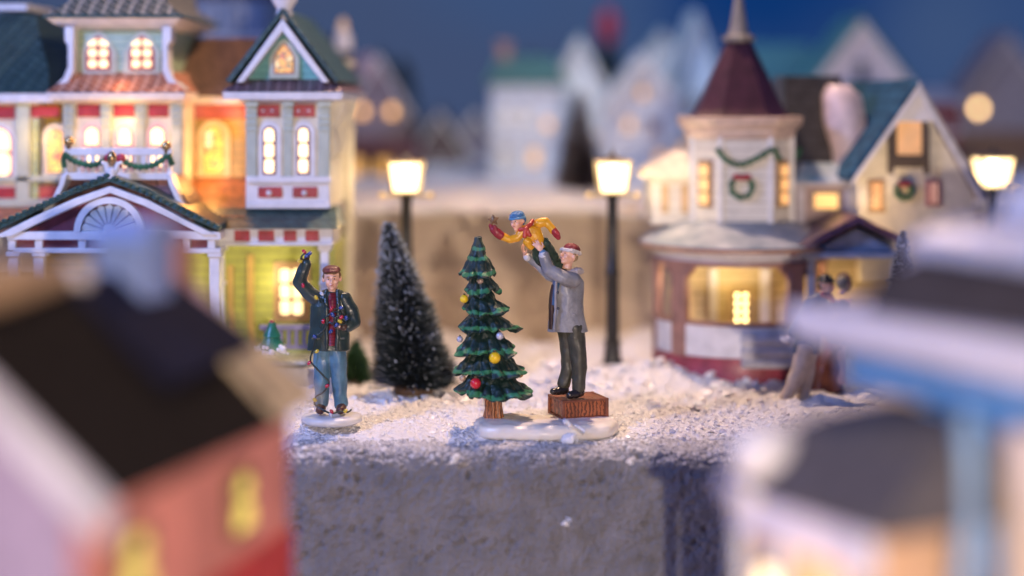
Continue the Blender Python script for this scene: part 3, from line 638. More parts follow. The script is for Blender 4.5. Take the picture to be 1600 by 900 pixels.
g.lathe([(.05, -.10), (.06, 0), (.035, .03)], 12, (x, y, z-.02)); 
for s in (-1, 1): g.tube([(x, y, z-.1), (x+s*.05, y, z-.02), (x+s*.07, y, z+.05), (x+s*.12, y, z+.07)], [.035, .035, .03, .02], 8)
f = g.build('porch_finial', white, man); g = MB(); g.ell((x, y, z+.11), (.055, .055, .09), 14); g.build('finial_ball', brass, f)

# ---------------------------------------------------------------- street lamps
def street_lamp(loc, label):
    t = thing('street_lamp', label, 'street lamp', loc, 'lit street lamps along the snowy lane'); O = Vector(loc)
    H = 2.30
    def B(mb, n, m, p=t, **k): return mb.build(n, m, p, local=True, **k)
    m = MB(); m.lathe([(.16, -.1), (.16, .05), (.12, .08), (.10, .30), (.13, .33), (.08, .38), (.06, .42)], 14); B(m, 'base', black)
    m = MB(); m.lathe([(.090, .4), (.080, 1.2), (.10, 1.24), (.080, 1.28), (.068, H-.12), (.09, H-.06), (.06, H-.02)], 12); B(m, 'pole', black)
    m = MB(); m.tube([(-.30, 0, H-.05), (.30, 0, H-.05)], .022, 8); cb = B(m, 'crossbar', paint((.5, .4, .25), .3, metal=.6))
    for s in (-1, 1): m = MB(); m.ell((s*.32, 0, H-.05), .045, 12); B(m, 'bar_knob', paint((.8, .62, .35), .3), cb)
    m = MB(); fr = [(s*.17, q*.17, s*.225, q*.225) for s in (-1, 1) for q in (-1, 1)]
    for a, b_, c_, d_ in fr: m.tube([(a, b_, H), (c_, d_, H+.40)], .016, 6)
    m.rect_loft([(-.18, .18, -.18, .18, H-.02), (-.18, .18, -.18, .18, H+.01)])
    for z, w in ((H+.40, .225),):
        for s in (-1, 1): m.tube([(-w, s*w, z), (w, s*w, z)], .018, 6); m.tube([(s*w, -w, z), (s*w, w, z)], .018, 6)
    fo = B(m, 'lantern_frame', paint((.55, .42, .22), .35, metal=.5))
    m = MB(); m.rect_loft([(-.165, .165, -.165, .165, H+.012), (-.215, .215, -.215, .215, H+.39)]); B(m, 'lantern_glass', glassm, fo)
    m = MB(); m.ell((0, 0, H+.2), (.13, .13, .15), 16); B(m, 'bulb', lit((1.0, .82, .50), 45.0), fo)
    m = MB(); m.lathe([(.31, .40), (.29, .42), (.15, .45), (.07, .48), (.03, .50), (.02, .55), (.0, .56)], 4, (0, 0, H), 0, PI/4); B(m, 'lantern_cap', paint((.08, .07, .07), .5), bevel=.008)
    point('lantern_light', (loc[0], loc[1]-.0, loc[2]+H+.2), 85, (1.0, .60, .25), .14)
    return t
glassm = bpy.data.materials.new('lit_glass'); glassm.use_nodes = True; nt = glassm.node_tree; nt.nodes.clear()
o_ = nt.nodes.new('ShaderNodeOutputMaterial'); tr = nt.nodes.new('ShaderNodeBsdfTransparent'); em = nt.nodes.new('ShaderNodeEmission'); mx = nt.nodes.new('ShaderNodeMixShader')
em.inputs['Color'].default_value = (1, .70, .34, 1); em.inputs['Strength'].default_value = 5.0; mx.inputs[0].default_value = .6
nt.links.new(tr.outputs[0], mx.inputs[1]); nt.links.new(em.outputs[0], mx.inputs[2]); nt.links.new(mx.outputs[0], o_.inputs['Surface'])
YLMP = 3.3
street_lamp((XX(957, YLMP), YLMP, ZZ(574, YLMP)), 'black street lamp with glowing lantern standing left of the round porch building')
street_lamp((XX(635, YLMP), YLMP, ZZ(574, YLMP)), 'black street lamp with glowing lantern rising behind the frosted bottle brush tree')
street_lamp((XX(1552, 4.2), 4.2, ZZ(555, 4.2)), 'street lamp with glowing lantern at the far right beyond the white gabled cottage')
# ---------------------------------------------------------------- corner house with round porch and tower (right)
gz = thing('corner_house', 'white corner house with round red based porch, maroon pointed tower and lit windows', 'house', (2.95, 3.4, -0.1))
GC = (2.97, 3.3)
ivory = paint((0.72, 0.68, 0.60), 0.4, 0.12, pat='siding', ps=9, pcol=(.5, .46, .4), pdist=.015)
brn = paint((0.36, 0.19, 0.15), 0.45, 0.25)
def arc(r, n=40, a0=PI*0.98, a1=2.02*PI, c=GC): return [(c[0]+r*math.cos(a0+(a1-a0)*i/n), c[1]+r*math.sin(a0+(a1-a0)*i/n)) for i in range(n+1)]
def ringwall(mb, r0, r1, z0, z1, a0=PI*0.98, a1=2.02*PI, mi=0, n=40):
    o, i_ = arc(r1, n, a0, a1), arc(r0, n, a0, a1)
    rings = [[(o[k][0], o[k][1], z0), (o[k][0], o[k][1], z1), (i_[k][0], i_[k][1], z1), (i_[k][0], i_[k][1], z0)] for k in range(n+1)]
    mb.loft(rings, mi)
g = MB(); g.lathe([(1.16, -.25), (1.17, .0), (1.13, .06), (1.13, .30), (0, .30)], 48, (*GC, 0)); g.build('porch_base', paint((.34, .055, .085), .45, .3), gz)
g = MB(); ringwall(g, 1.04, 1.12, .30, .70); g.build('porch_parapet', white, gz, bevel=.012)
g = MB(); ringwall(g, 1.02, 1.14, .70, .745); ringwall(g, 1.02, 1.16, 1.44, 1.49); g.build('porch_rail', brn, gz)
g = MB(); g.rect_loft([(GC[0]-.12, GC[0]+.72, GC[1]-1.26, GC[1]-1.0, .20), (GC[0]-.12, GC[0]+.72, GC[1]-1.20, GC[1]-1.0, .62)])
for k in range(3): g.box(GC[0]-.13, GC[0]+.74, GC[1]-1.29+.02*k, GC[1]-1.0, .22+.14*k, .29+.14*k)
g.build('porch_steps', paint((.46, .46, .52), .5), gz, bevel=.012)
for am in (1.03*PI, 1.22*PI, 1.68*PI, 1.92*PI):
    x, y = GC[0]+1.08*math.cos(am), GC[1]+1.08*math.sin(am); g = MB(); M = Matrix.Translation((x, y, 0)) @ Matrix.Rotation(am+PI/2, 4, 'Z'); g.M = M
    g.box(-.12, .12, -.05, .05, .28, 1.46)
    for s in (-1, 1): g.prism([(s*.08, 1.46), (s*.30, 1.46), (s*.22, 1.36), (s*.14, 1.30), (s*.08, 1.12)], -.04, .04)
    g.build('porch_column', brn, gz, bevel=.012)
g = MB(); g.lathe([(0, 1.49), (1.10, 1.49), (1.14, 1.55), (1.18, 1.60), (1.27, 1.62), (1.28, 1.66), (0, 1.66)], 56, (*GC, 0)); g.build('porch_cornice', white, gz)
g = MB(); g.lathe([(1.29, 1.655), (1.30, 1.69), (1.10, 1.80), (.88, 1.90), (.70, 1.97), (0, 1.99)], 56, (*GC, 0)); g.build('porch_roof', paint((.16, .21, .27), .5, .4, 3.0, col2=(.36, .39, .45), pat=None), gz)
g = MB(); g.lathe([(1.31, 1.62), (1.31, 1.665), (1.27, 1.68)], 56, (*GC, 0)); g.build('gutter', paint((.42, .24, .15), .4), gz)
g = MB(); g.box(GC[0]-.75, GC[0]+3.6, GC[1]-.25, GC[1]+1.6, -.2, 1.6); g.build('wall', paint((.62, .50, .26), .45, .15, pat='siding', ps=8, pcol=(.42, .33, .15)), gz)
Yw = GC[1]-.26
def bulb_window(px0, py0, px1, py1, Y):
    x0, x1, z0, z1 = XX(px0, Y), XX(px1, Y), ZZ(py1, Y), ZZ(py0, Y)
    m = MB(); m.box(x0-.07, x1+.07, Y-.03, Y+.02, z0-.05, z1+.05); m.box(x0, x1, Y-.04, Y, z0, z1, 1); f = m.build('window', [paint((.66, .5, .25)), paint((.14, .07, .02))], gz, bevel=.006)
    p = MB()
    for i in range(4):
        for j in range(2):
            cx = x0+(x1-x0)*(j+.5)/2; cz = z0+(z1-z0)*(i+.5)/4; p.box(cx-.026, cx+.026, Y-.05, Y-.03, cz-.027, cz+.027)
    p.build('pane', lit((1.0, .72, .28), 7.0), f)
bulb_window(1145, 455, 1170, 505, Yw); bulb_window(1056, 455, 1076, 505, Yw+.02)
g = MB(); panel(g, 1108, 420, 1122, 560, Yw-.08); panel(g, 1188, 420, 1204, 560, Yw-.08); g.build('wall_trim', white, gz, bevel=.01)
point('gallery_fill', (GC[0]-.15, GC[1]-.72, 1.22), 8, (1.0, .68, .26), .1); point('gallery_fill_left', (GC[0]-.9, GC[1]-.30, 1.2), 3, (1.0, .75, .4), .1)  # added fills for the warm glow inside the round porch, no fixtures
# tower
HW, HF = .73, .365
octo = lambda r, z: [(GC[0]+r*a, GC[1]+r*b, z) for a, b in ((-.5, -1), (.5, -1), (1, -.5), (1, .5), (.5, 1), (-.5, 1), (-1, .5), (-1, -.5))]
g = MB(); g.loft([octo(.64, 1.9), octo(.64, 3.2)]); g.build('tower_wall', ivory, gz, bevel=.012)
g = MB(); g.loft([octo(.65, 3.02), octo(.69, 3.08), octo(.69, 3.14), octo(.76, 3.20), octo(.78, 3.30), octo(.75, 3.31)]); g.build('tower_cornice', paint((.58, .44, .36), .4), gz)
g = MB(); g.loft([octo(r, z) for r, z in ((.62, 3.31), (.57, 3.36), (.52, 3.46), (.43, 3.66), (.33, 3.90), (.24, 4.10), (.18, 4.24), (.15, 4.30))]); g.build('tower_roof', paint((.055, .018, .032), .38, .3, bump=.5), gz, smooth=.35)
g = MB(); g.lathe([(.15, 4.26), (.22, 4.31), (.22, 4.35), (.14, 4.38), (.11, 4.5), (.07, 4.75), (.03, 5.0), (0, 5.05)], 16, (*GC, 0)); g.build('tower_finial', paint((.24, .22, .20), .35), gz)
for cx, cy, an in ((GC[0]-.48, GC[1]-.48, -PI/4), (GC[0]+.48, GC[1]-.48, PI/4)):
    M = Matrix.Translation((cx, cy, 0)) @ Matrix.Rotation(an, 4, 'Z'); g = MB(M); g.box(-.10, .10, -.05, .03, 2.15, 2.75); f = g.build('window', paint((.42, .24, .12), .4), gz, bevel=.008)
    p = MB(M)
    for i in range(3): p.box(-.07, .07, -.07, -.04, 2.19+.18*i, 2.33+.18*i)
    p.build('pane', lit((1.0, .5, .15), 1.0), f)
g = MB()
for a, b in ((-.5, -1), (.5, -1), (1, -.5), (-1, -.5)): g.box(GC[0]+.645*a-.032, GC[0]+.645*a+.032, GC[1]+.645*b-.032, GC[1]+.645*b+.032, 1.95, 3.05)
g.build('corner_board', white, gz, bevel=.01)
yg = GC[1]-.72
g = MB(); rope(g, [PP(1120, 232, yg), PP(1135, 250, yg), PP(1158, 257, yg), PP(1185, 246, yg), PP(1208, 232, yg)], .036); tg = g.build('garland', garl, None, smooth=9); tag(tg, 'thin green garland swagged across the white tower front below the maroon spire', 'garland')
g = MB(); rope(g, [PP(1210, 232, yg+.05), PP(1218, 250, yg+.2), PP(1230, 254, yg+.4), PP(1243, 245, yg+.5), PP(1250, 232, yg+.55)], .036); tg = g.build('garland', garl, None, smooth=9); tag(tg, 'short green garland on the right hand face of the white tower', 'garland')
def wreath(c, R, label, r=.035):
    m = MB(); n = 20; pts = [Vector((c[0]+R*math.cos(2*PI*i/n), c[1], c[2]+R*math.sin(2*PI*i/n))) for i in range(n+1)]
    m.tube(pts, [r*(1+.3*math.sin(i*2.3)) for i in range(n+1)], 8); w = thing('wreath', label, 'wreath', c); WL[w.name] = Vector(c)
    m.build('greenery', garl, w, smooth=9)
    b = MB(); b.ell((c[0]-R*.45, c[1]-.03, c[2]+R*.95), (R*.45, .03, R*.32), 10); b.ell((c[0]+R*.45, c[1]-.03, c[2]+R*.95), (R*.45, .03, R*.32), 10); b.ell((c[0], c[1]-.04, c[2]+R*.85), (R*.25, .03, R*.3), 10)
    b.build('bow', paint((.42, .02, .05), .4), w, smooth=9)
wreath(PP(1159, 292, GC[1]-.70), .135, 'green wreath with red bow on the white tower front under the garland')
# lower left wing beside the tower
g = MB(); g.box(GC[0]-1.15, GC[0]-.5, GC[1]-.1, GC[1]+.9, 1.9, 2.52); g.build('side_wing', ivory, gz, bevel=.012)
g = MB(); g.rect_loft([(GC[0]-1.28, GC[0]-.5, GC[1]-.25, GC[1]+1, 2.50), (GC[0]-1.2, GC[0]-.5, GC[1]-.15, GC[1]+1, 2.62), (GC[0]-.8, GC[0]-.5, GC[1]+.1, GC[1]+.8, 2.85)]); g.build('side_wing_roof', paint((.75, .66, .52), .45), gz, bevel=.01)
for a in (GC[0]-.98, GC[0]-.72): g = MB(); g.box(a-.05, a+.05, GC[1]-.13, GC[1], 2.05, 2.42); g.build('side_window', paint((.62, .42, .22), .4), gz, bevel=.006)
point('wing_glow', (GC[0]-1.2, GC[1]-.8, 2.45), 16, (1.0, .7, .35), .12)
# middle part behind, dark roof, small porch with lit window
g = MB(); g.rect_loft([(XX(1225, 3.6), XX(1350, 3.6), 3.5, 5.2, ZZ(272, 3.6)), (XX(1232, 3.6), XX(1320, 3.6), 3.9, 5.0, ZZ(118, 3.6))]); g.build('main_roof', paint((.035, .035, .045), .5, .3, pat='shingle', ps=6), gz)
g = MB(); panel(g, 1240, 288, 1345, 430, 3.3, back=4.6); g.build('middle_wall', paint((.36, .26, .26), .45), gz)
g = MB(); panel(g, 1236, 280, 1350, 292, 3.15, back=3.5); panel(g, 1245, 292, 1258, 355, 3.2); panel(g, 1320, 292, 1336, 355, 3.2); g.build('balcony_trim', paint((.5, .47, .55), .4), gz, bevel=.01)
g = MB(); panel(g, 1270, 300, 1312, 328, 3.29); g2 = g.build('balcony_window', paint((.3, .2, .15)), gz, bevel=.006); g = MB(); panel(g, 1273, 303, 1309, 326, 3.27, .01); g.build('pane', lit((1.0, .55, .15), 1.3), g2)
g = MB(); g.rect_loft([(XX(1238, 3.2), XX(1345, 3.2), 3.0, 3.6, ZZ(284, 3.2)), (XX(1250, 3.4), XX(1330, 3.4), 3.3, 3.6, ZZ(255, 3.4))]); g.build('balcony_roof', paint((.15, .30, .45), .5, .4, 4, col2=(.5, .56, .65)), gz)
g = MB(); g.loft([[(XX(a, 3.35), 3.3, ZZ(y, 3.35)), (XX(b, 3.35), 3.3, ZZ(y, 3.35)), (XX(b, 3.35), 3.7, ZZ(y, 3.35)), (XX(a, 3.35), 3.7, ZZ(y, 3.35))] for a, b, y in ((1305, 1345, 285), (1306, 1350, 240), (1294, 1352, 190), (1292, 1345, 150), (1300, 1325, 132))]); g.build('snowy_chimney', paint((.74, .60, .62), .5), gz, smooth=9)
# right gabled cottage
cot = thing('gabled_cottage', 'cream gabled cottage with blue roof, brown attic window and small wreath', 'house', (5.3, 3.4, 0))
YG = 2.9
def P2(px, py, Y=YG): return (XX(px, Y), ZZ(py, Y))
fr = [P2(1338, 282), P2(1345, 440), P2(1530, 440), P2(1520, 302), P2(1430, 143)]
g = MB(); g.loft([[(x, YG, z) for x, z in fr], [(x-.35, YG+2.0, z) for x, z in fr]]); g.build('wall', cream, cot, bevel=.01)
apx, apz = P2(1430, 134); lx, lz = P2(1326, 282); rx, rz = P2(1532, 312)
for nm, ex, ez, c in (('left_roof', lx, lz, paint((.035, .11, .20), .6, .4, pat='shingle', ps=6, pcol=(.02, .05, .10), coat=0)), ('right_roof', rx, rz, paint((.55, .50, .48), .5, .3))):
    g = MB(); q = [(ex, ez), (apx, apz), (apx, apz+.09), (ex+(-.06 if ex < apx else .06), ez+.04)]
    g.loft([[(x, YG-.16, z) for x, z in q], [(x-.42, YG+2.2, z) for x, z in q]]); g.build('roof', c, cot, bevel=.008)
g = MB()
for ex, ez in ((lx, lz), (rx, rz)): g.prism([(ex, ez-.07), (apx, apz-.1), (apx, apz), (ex, ez)], YG-.2, YG-.15)
g.prism([P2(1400, 190), P2(1462, 190), P2(1430, 140)], YG-.1, YG); g.build('rake_board', white, cot, bevel=.01)
g = MB(); panel(g, 1393, 178, 1450, 262, YG-.06, mi=0); panel(g, 1388, 196, 1397, 272, YG-.12); panel(g, 1444, 196, 1453, 272, YG-.12); panel(g, 1390, 244, 1452, 252, YG-.14); f = g.build('attic_window', paint((.07, .045, .03), .4), cot, bevel=.008)
g = MB(); panel(g, 1402, 186, 1440, 242, YG-.08, .01); g.build('pane', lit((1.0, .42, .12), .55), f)
window(cot, 1360, 284, 1378, 328, YG, 4, 2, 'rect', paint((.35, .18, .08)), paint((.30, .12, .04)), lit((1.0, .42, .1), .8), 4, 2)
window(cot, 1450, 284, 1466, 318, YG, 3, 2, 'rect', paint((.45, .2, .2)), paint((.3, .06, .06)), lit((1.0, .5, .4), .5), 4, 2)
wreath(PP(1413, 298, YG-.06), .10, 'small green wreath with dark red bow on the cream gabled cottage')
g = MB(); q = [P2(1235, 402, 2.3), P2(1340, 348, 2.3), P2(1405, 380, 2.3), P2(1405, 368, 2.3), P2(1340, 336, 2.3), P2(1230, 388, 2.3)]; g.prism(q[:2]+[q[4], q[5]], 2.2, 3.2); g.prism([q[1], q[2], q[3], q[4]], 2.2, 3.2); g.build('entry_roof', paint((.17, .08, .12), .4, pat='shingle', ps=6), gz, bevel=.01)
g = MB(); g.prism([P2(1262, 398, 2.35), P2(1400, 392, 2.35), P2(1340, 358, 2.35)], 2.4, 2.5); g.prism([P2(1255, 404, 2.3), P2(1410, 404, 2.3), P2(1410, 394, 2.3), P2(1255, 394, 2.3)], 2.3, 3.0)
for a in (1262, 1395): panel(g, a, 400, a+12, 560, 2.4, .1)
g.build('entry_gable', paint((.42, .48, .58), .4), gz, bevel=.01)
point('gable_glow', (XX(1385, 2.3), 2.25, ZZ(330, 2.3)), 16, (1.0, .66, .32), .12)
point('doorway_glow', (XX(1300, 2.7), 2.65, 1.0), 9, (1.0, .66, .32), .12)

# ---------------------------------------------------------------- far village on the upper level
def house(name, label, px, pyb, Y, w, d, h, rh, wc, rc, wins=(), lits=None, rz=0, chim=None, snow=False, gable_front=True, door=None, extra=None):
    x, z = XX(px, Y), ZZ(pyb, Y); t = thing(name, label, 'house', (x, Y, z)); M = Matrix.Rotation(rz, 4, 'Z')
    m = MB(M)
    if gable_front: m.prism([(-w/2, -.3), (w/2, -.3), (w/2, h), (0, h+rh), (-w/2, h)], 0, d)
    else: m.box(-w/2, w/2, 0, d, -.3, h)
    m.build('wall', wc, t, local=True, bevel=.015)
    m = MB(M); o = .12
    if gable_front:
        for s in (-1, 1): m.prism([(s*(w/2+o), h-o*rh/(w/2)), (0, h+rh), (0, h+rh+.12), (s*(w/2+o+.03), h-o*rh/(w/2)+.07)], -.14, d+.1)
    else: m.rect_loft([(-w/2-o, w/2+o, -o, d+o, h), (-w/2-o, w/2+o, -o, d+o, h+.05), (-w/2*.8, w/2*.8, d*.45, d*.55, h+rh)])
    rf = m.build('roof', rc, t, local=True, bevel=.015)
    m = MB(M)
    if gable_front:
        for s in (-1, 1): m.prism([(s*(w/2+o), h-o*rh/(w/2)-.09), (0, h+rh-.1), (0, h+rh), (s*(w/2+o), h-o*rh/(w/2))], -.17, -.11)
    m.box(-w/2-.03, w/2+.03, -.05, .03, h*.52, h*.52+.06); m.build('trim', white, t, local=True)
    for (a, b, ww, hh, gl) in wins:
        m = MB(M); m.box(a-ww/2-.03, a+ww/2+.03, -.03, .02, b-.03, b+hh+.03); f = m.build('window', white if gl is None else maroon, t, local=True)
        m = MB(M); m.box(a-ww/2, a+ww/2, -.045, -.02, b, b+hh); m.build('pane', gl or paint((.05, .07, .12), .15), f, local=True)
    if chim: m = MB(M); m.box(chim-.11, chim+.11, d*.4, d*.4+.22, h, h+rh+.25); m.box(chim-.14, chim+.14, d*.4-.03, d*.4+.25, h+rh+.2, h+rh+.27); m.build('chimney', paint((.3, .12, .1)), rf, local=True)
    if door: m = MB(M); m.box(door-.13, door+.13, -.04, .02, -.05, .5); m.build('door', maroon, t, local=True)
    return t
og = lit((1.0, .50, .16), 2.6); og2 = lit((1.0, .50, .12), 1.0)
blu = paint((.72, .78, .84), .5, .2); grn = paint((.06, .15, .13), .5, .3)
house('far_cottage', 'far cottage with two orange upper windows and a pink round gable ornament', 592, 300, 12.5, 1.15, 1.2, 1.55, 1.0, paint((.24, .19, .23), .5), paint((.035, .05, .06), .5, .4), [(-.30, 1.42, .13, .17, og), (.24, 1.42, .13, .17, og), (-.42, .22, .26, .4, og2), (.1, .25, .22, .36, og2)], door=-.15)
m = MB(); c = PP(575, 105, 12.4); m.ell(c, (.22, .06, .26), 18); 
tag(m.build('gable_ornament', paint((.42, .27, .30), .5), None, smooth=9), 'round pinkish ornament on the gable of the far cottage with two orange windows', 'ornament')
m = MB(); q = thing('veranda', 'dark red veranda roof along the front of the far cottage', 'veranda', PP(590, 240, 12.0)); 
m.rect_loft([(XX(530, 12), XX(660, 12), 11.7, 12.45, ZZ(242, 12)), (XX(540, 12), XX(650, 12), 12.1, 12.45, ZZ(218, 12))]); m.build('roof', paint((.16, .05, .05), .5), q)
m = MB(); [panel(m, a, 240, a+6, 305, 11.8, .08) for a in (535, 568, 625, 650)]; m.build('post', paint((.18, .09, .07)), q)
house('far_house', 'dark brown far house standing between the orange windowed cottage and the white houses', 688, 300, 15.0, .95, 1.2, .9, .7, paint((.09, .06, .07), .6), paint((.05, .05, .08), .6), [(0, .3, .2, .3, None)])
house('far_house', 'white far house with green roof left of the brown frosted tree', 822, 300, 12.0, 1.30, 1.3, 1.95, .55, blu, grn, [(-.35, 1.25, .16, .26, None), (0, 1.25, .16, .26, None), (.40, 1.15, .13, .18, og2), (-.35, .5, .16, .3, None), (.15, .5, .16, .26, og2)], gable_front=False, chim=-.4)
house('far_house', 'small pale gabled far house right beside the green roofed white house', 905, 290, 13.5, 1.25, 1.3, 1.65, 1.15, blu, paint((.35, .42, .44), .5), [(0, 1.5, .16, .24, None), (.25, .8, .12, .18, og2), (-.2, .5, .14, .24, None)])
house('far_chapel', 'tall pale blue steep gabled far building left of the maroon spire', 1088, 300, 13.0, 1.15, 1.4, 1.7, 1.65, paint((.66, .78, .90), .5), paint((.40, .52, .62), .5), [(-.1, 1.5, .14, .34, None), (.2, .6, .16, .3, og2), (-.25, .6, .16, .3, og2)])
house('far_house', 'far white house with red trimmed windows behind the right street lamp', 1004, 290, 11.8, 1.35, 1.2, 1.5, .85, paint((.72, .72, .76), .5), paint((.55, .60, .65), .5, .3), [(-.25, 1.0, .13, .2, og2), (.2, .95, .15, .2, maroon), (.32, .35, .15, .25, og2), (0, 1.6, .12, .16, og2)])
house('far_hall', 'wide white gabled far hall with teal roof standing behind the dark middle roof', 1345, 225, 11.0, 2.1, 1.8, .85, 1.35, paint((.80, .74, .78), .5), paint((.05, .18, .20), .5, .3), [(0, 1.15, .2, .3, None), (-.45, .45, .16, .2, og2), (.4, .3, .2, .3, None)])
house('far_house', 'teal roofed far building between the pale chapel and the white hall', 1225, 250, 14.0, 1.5, 1.4, 1.4, .9, paint((.10, .20, .24), .5), paint((.05, .17, .22), .5, .3), [(0, .4, .2, .3, None)], gable_front=False)
house('far_house', 'red walled far house with snowy roof behind the blue roofed cottage', 1455, 260, 9.6, .95, 1.0, 1.05, .30, paint((.20, .035, .045), .5), paint((.42, .42, .5), .5), [(.1, .5, .2, .25, None)], gable_front=False, chim=.0)
house('far_house', 'lavender far house with brown ground floor and one bright window at the right edge', 1575, 330, 16.0, 2.0, 1.4, 2.2, 1.4, paint((.42, .38, .44), .5), paint((.30, .22, .24), .5), [(-.62, 2.05, .14, .16, lit((1.0, .62, .25), 9.0)), (.3, 1.2, .2, .3, None)])
house('far_house', 'faint pale far house high between the white houses and the pale chapel', 1035, 250, 17.5, 1.5, 1.3, 1.7, 1.0, blu, paint((.30, .45, .52), .5), [(-.3, .9, .2, .3, og2), (.3, .9, .2, .3, None)])
house('far_house', 'faint far house with a warm window just right of the left street lamp', 745, 295, 17.0, 1.3, 1.2, .9, .7, paint((.30, .28, .36), .6), paint((.16, .18, .26), .6), [(.15, .35, .2, .25, og2)])
m = MB(); panel(m, 1490, 215, 1640, 330, 14.0, .8); panel(m, 1480, 205, 1640, 216, 13.8, .9); q = m.build('far_shop', paint((.32, .20, .13), .5), None, bevel=.02); tag(q, 'brown single storey far shop below the lavender house at the right edge', 'shop')
# behind the mansion
house('far_house', 'blue grey far house with dark windows rising behind the mansion roof', 352, 130, 9.0, 1.35, 1.2, 1.4, .5, paint((.20, .27, .42), .5), paint((.09, .06, .12), .5), [(-.25, .75, .12, .5, None), (.22, .75, .12, .5, None)], gable_front=False)
house('far_house', 'dark roofed far house behind the teal gable of the mansion', 492, 165, 7.5, .95, 1.0, .45, .65, paint((.30, .22, .24), .5), paint((.03, .035, .045), .5), [(.1, .1, .2, .25, None)], gable_front=False)
q = thing('lantern_chimney', 'white chimney with small amber top on the dark roof right of the teal gable', 'chimney', PP(536, 70, 7.6)); m = MB(); m.lathe([(.14, -.1), (.13, .12), (.09, .2), (.08, .22)], 8, (0, 0, 0)); m.build('stack', white, q, local=True); m = MB(); m.lathe([(.06, .2), (.07, .3), (.03, .4), (0, .42)], 10, (0, 0, 0)); m.build('cap', lit((1.0, .6, .3), .5), q, local=True)
q = thing('chimney', 'cream capped chimney just right of the purple skirt roof of the mansion', 'chimney', PP(537, 150, 4.9)); m = MB(); m.lathe([(.10, -1.5), (.10, .38), (.16, .42), (.17, .48), (.13, .5)], 8, (0, 0, 0)); m.build('stack', cream, q, local=True)

# ---------------------------------------------------------------- bottle brush trees
def brush_tree(name, label, loc, H, R, n, dark, tip, base=None, seed=1, group=None, bw=.008, tipf=.35, lean=0.0):
    rn = random.Random(seed); t = thing(name, label, 'tree', loc, group); m = MB()
    for i in range(n):
        u = rn.random()**.75; z = H*(.015+.975*(1-(1-rn.random())**.62)); 
        f = max(0, 1-(z-.06*H)/(.95*H)); rr = R*(f**.78*.93+.05)*rn.uniform(.72, 1.08)*(1+.12*noise.noise(Vector((z*6, 0, seed))))
        a = rn.random()*2*PI; rr *= 1+.13*noise.noise(Vector((math.cos(a)*2.2, math.sin(a)*2.2, z*5+seed)))
        up = rn.uniform(-.05, .42)*rr; d = Vector((math.cos(a), math.sin(a), 0)); sd = Vector((-d.y, d.x, 0))*bw*rn.uniform(.6, 1.3)+Vector((0, 0, bw*.5))
        p0 = Vector((lean*(z/H)**1.2, 0, z)); p1 = p0+d*rr*(1-tipf*rn.uniform(.5, 1))+Vector((0, 0, up*.7)); p2 = p0+d*rr+Vector((0, 0, up))
        b = len(m.v); m.v += [p0-sd, p0+sd, p1+sd, p1-sd, p2]
        m.f.append([b, b+1, b+2, b+3]); m.m.append(0); m.f.append([b+3, b+2, b+4]); m.m.append(1 if rn.random() < .15+.55*(z/H)**2 else 0)
        if rn.random() < .01+.2*(z/H)**3:
            s = bw*rn.uniform(.8, 2.0); b = len(m.v); q = p2; m.v += [q+Vector((s, 0, 0)), q+Vector((-s, 0, s)), q+Vector((0, s, -s)), q+Vector((0, 0, s*1.4))]; m.f += [[b, b+1, b+2], [b, b+1, b+3], [b+1, b+2, b+3], [b, b+2, b+3]]; m.m += [1]*4
    m.build('crown', [dark, tip], t, local=True, smooth=0, fix=False)
    m = MB(); m.tube([(0, 0, -.02), (lean*.43, 0, H*.5), (lean, 0, H*.99)], [R*.09, R*.05, .006], 8); m.lathe([(R*.45, -.06), (R*.45, .02), (R*.4, .05), (0, .05)], 16); m.build('trunk', paint((.12, .07, .04), .6), t, local=True)
    return t
frost = paint((.36, .42, .50), .6); nd1 = paint((.014, .032, .034), .7, .4); nd2 = paint((.05, .07, .10), .7, .4)
brush_tree('bottle_brush_tree', 'dark green frosted bottle brush tree between the man with string lights and the painted tree', (XX(646, 1.6), 1.6, ZZ(606, 1.6)), 2.02, .54, 21000, paint((.020, .036, .046), .7, .4), frost, seed=2, lean=-.31)
brush_tree('frosted_tree', 'brownish frosted far tree behind the right street lamp', (XX(905, 8.8), 8.8, 2.0), 1.7, .44, 5000, paint((.12, .08, .08), .7), frost, seed=4, bw=.014)
brush_tree('far_evergreen', 'dark green far evergreen with a red top at the upper centre', (XX(948, 17), 17.0, 2.3), 2.55, .75, 3500, nd1, nd1, seed=5, bw=.025)
m = MB(); m.ell(PP(950, 42, 16.9), (.24, .2, .42), 12); q = m.build('tree_topper', paint((.35, .02, .05), .5), None, smooth=9); tag(q, 'big red topper on the far dark evergreen at the upper centre', 'tree topper')
brush_tree('far_evergreen', 'small dark green far evergreen left of the pale gabled house', (XX(828, 15), 15.0, 2.3), 2.15, .62, 3000, nd1, nd1, seed=6, bw=.025)
brush_tree('far_evergreen', 'dark far evergreen behind the pink ornament of the far cottage', (XX(628, 16), 16.0, 2.3), 2.1, .6, 3000, nd1, nd1, seed=7, bw=.025)
brush_tree('snowy_tree', 'little snow tipped tree peeking over the right foreground roof', (XX(1411, 1.0), 1.0, .75), 1.25, .26, 3500, nd2, frost, seed=8, bw=.01)
brush_tree('evergreen_bush', 'low dark green bush at the corner of the mansion behind the man with string lights', (XX(556, 2.6), 2.6, -.05), .52, .24, 3000, paint((.03, .09, .03), .7), paint((.03, .09, .03), .7), seed=9, bw=.012)
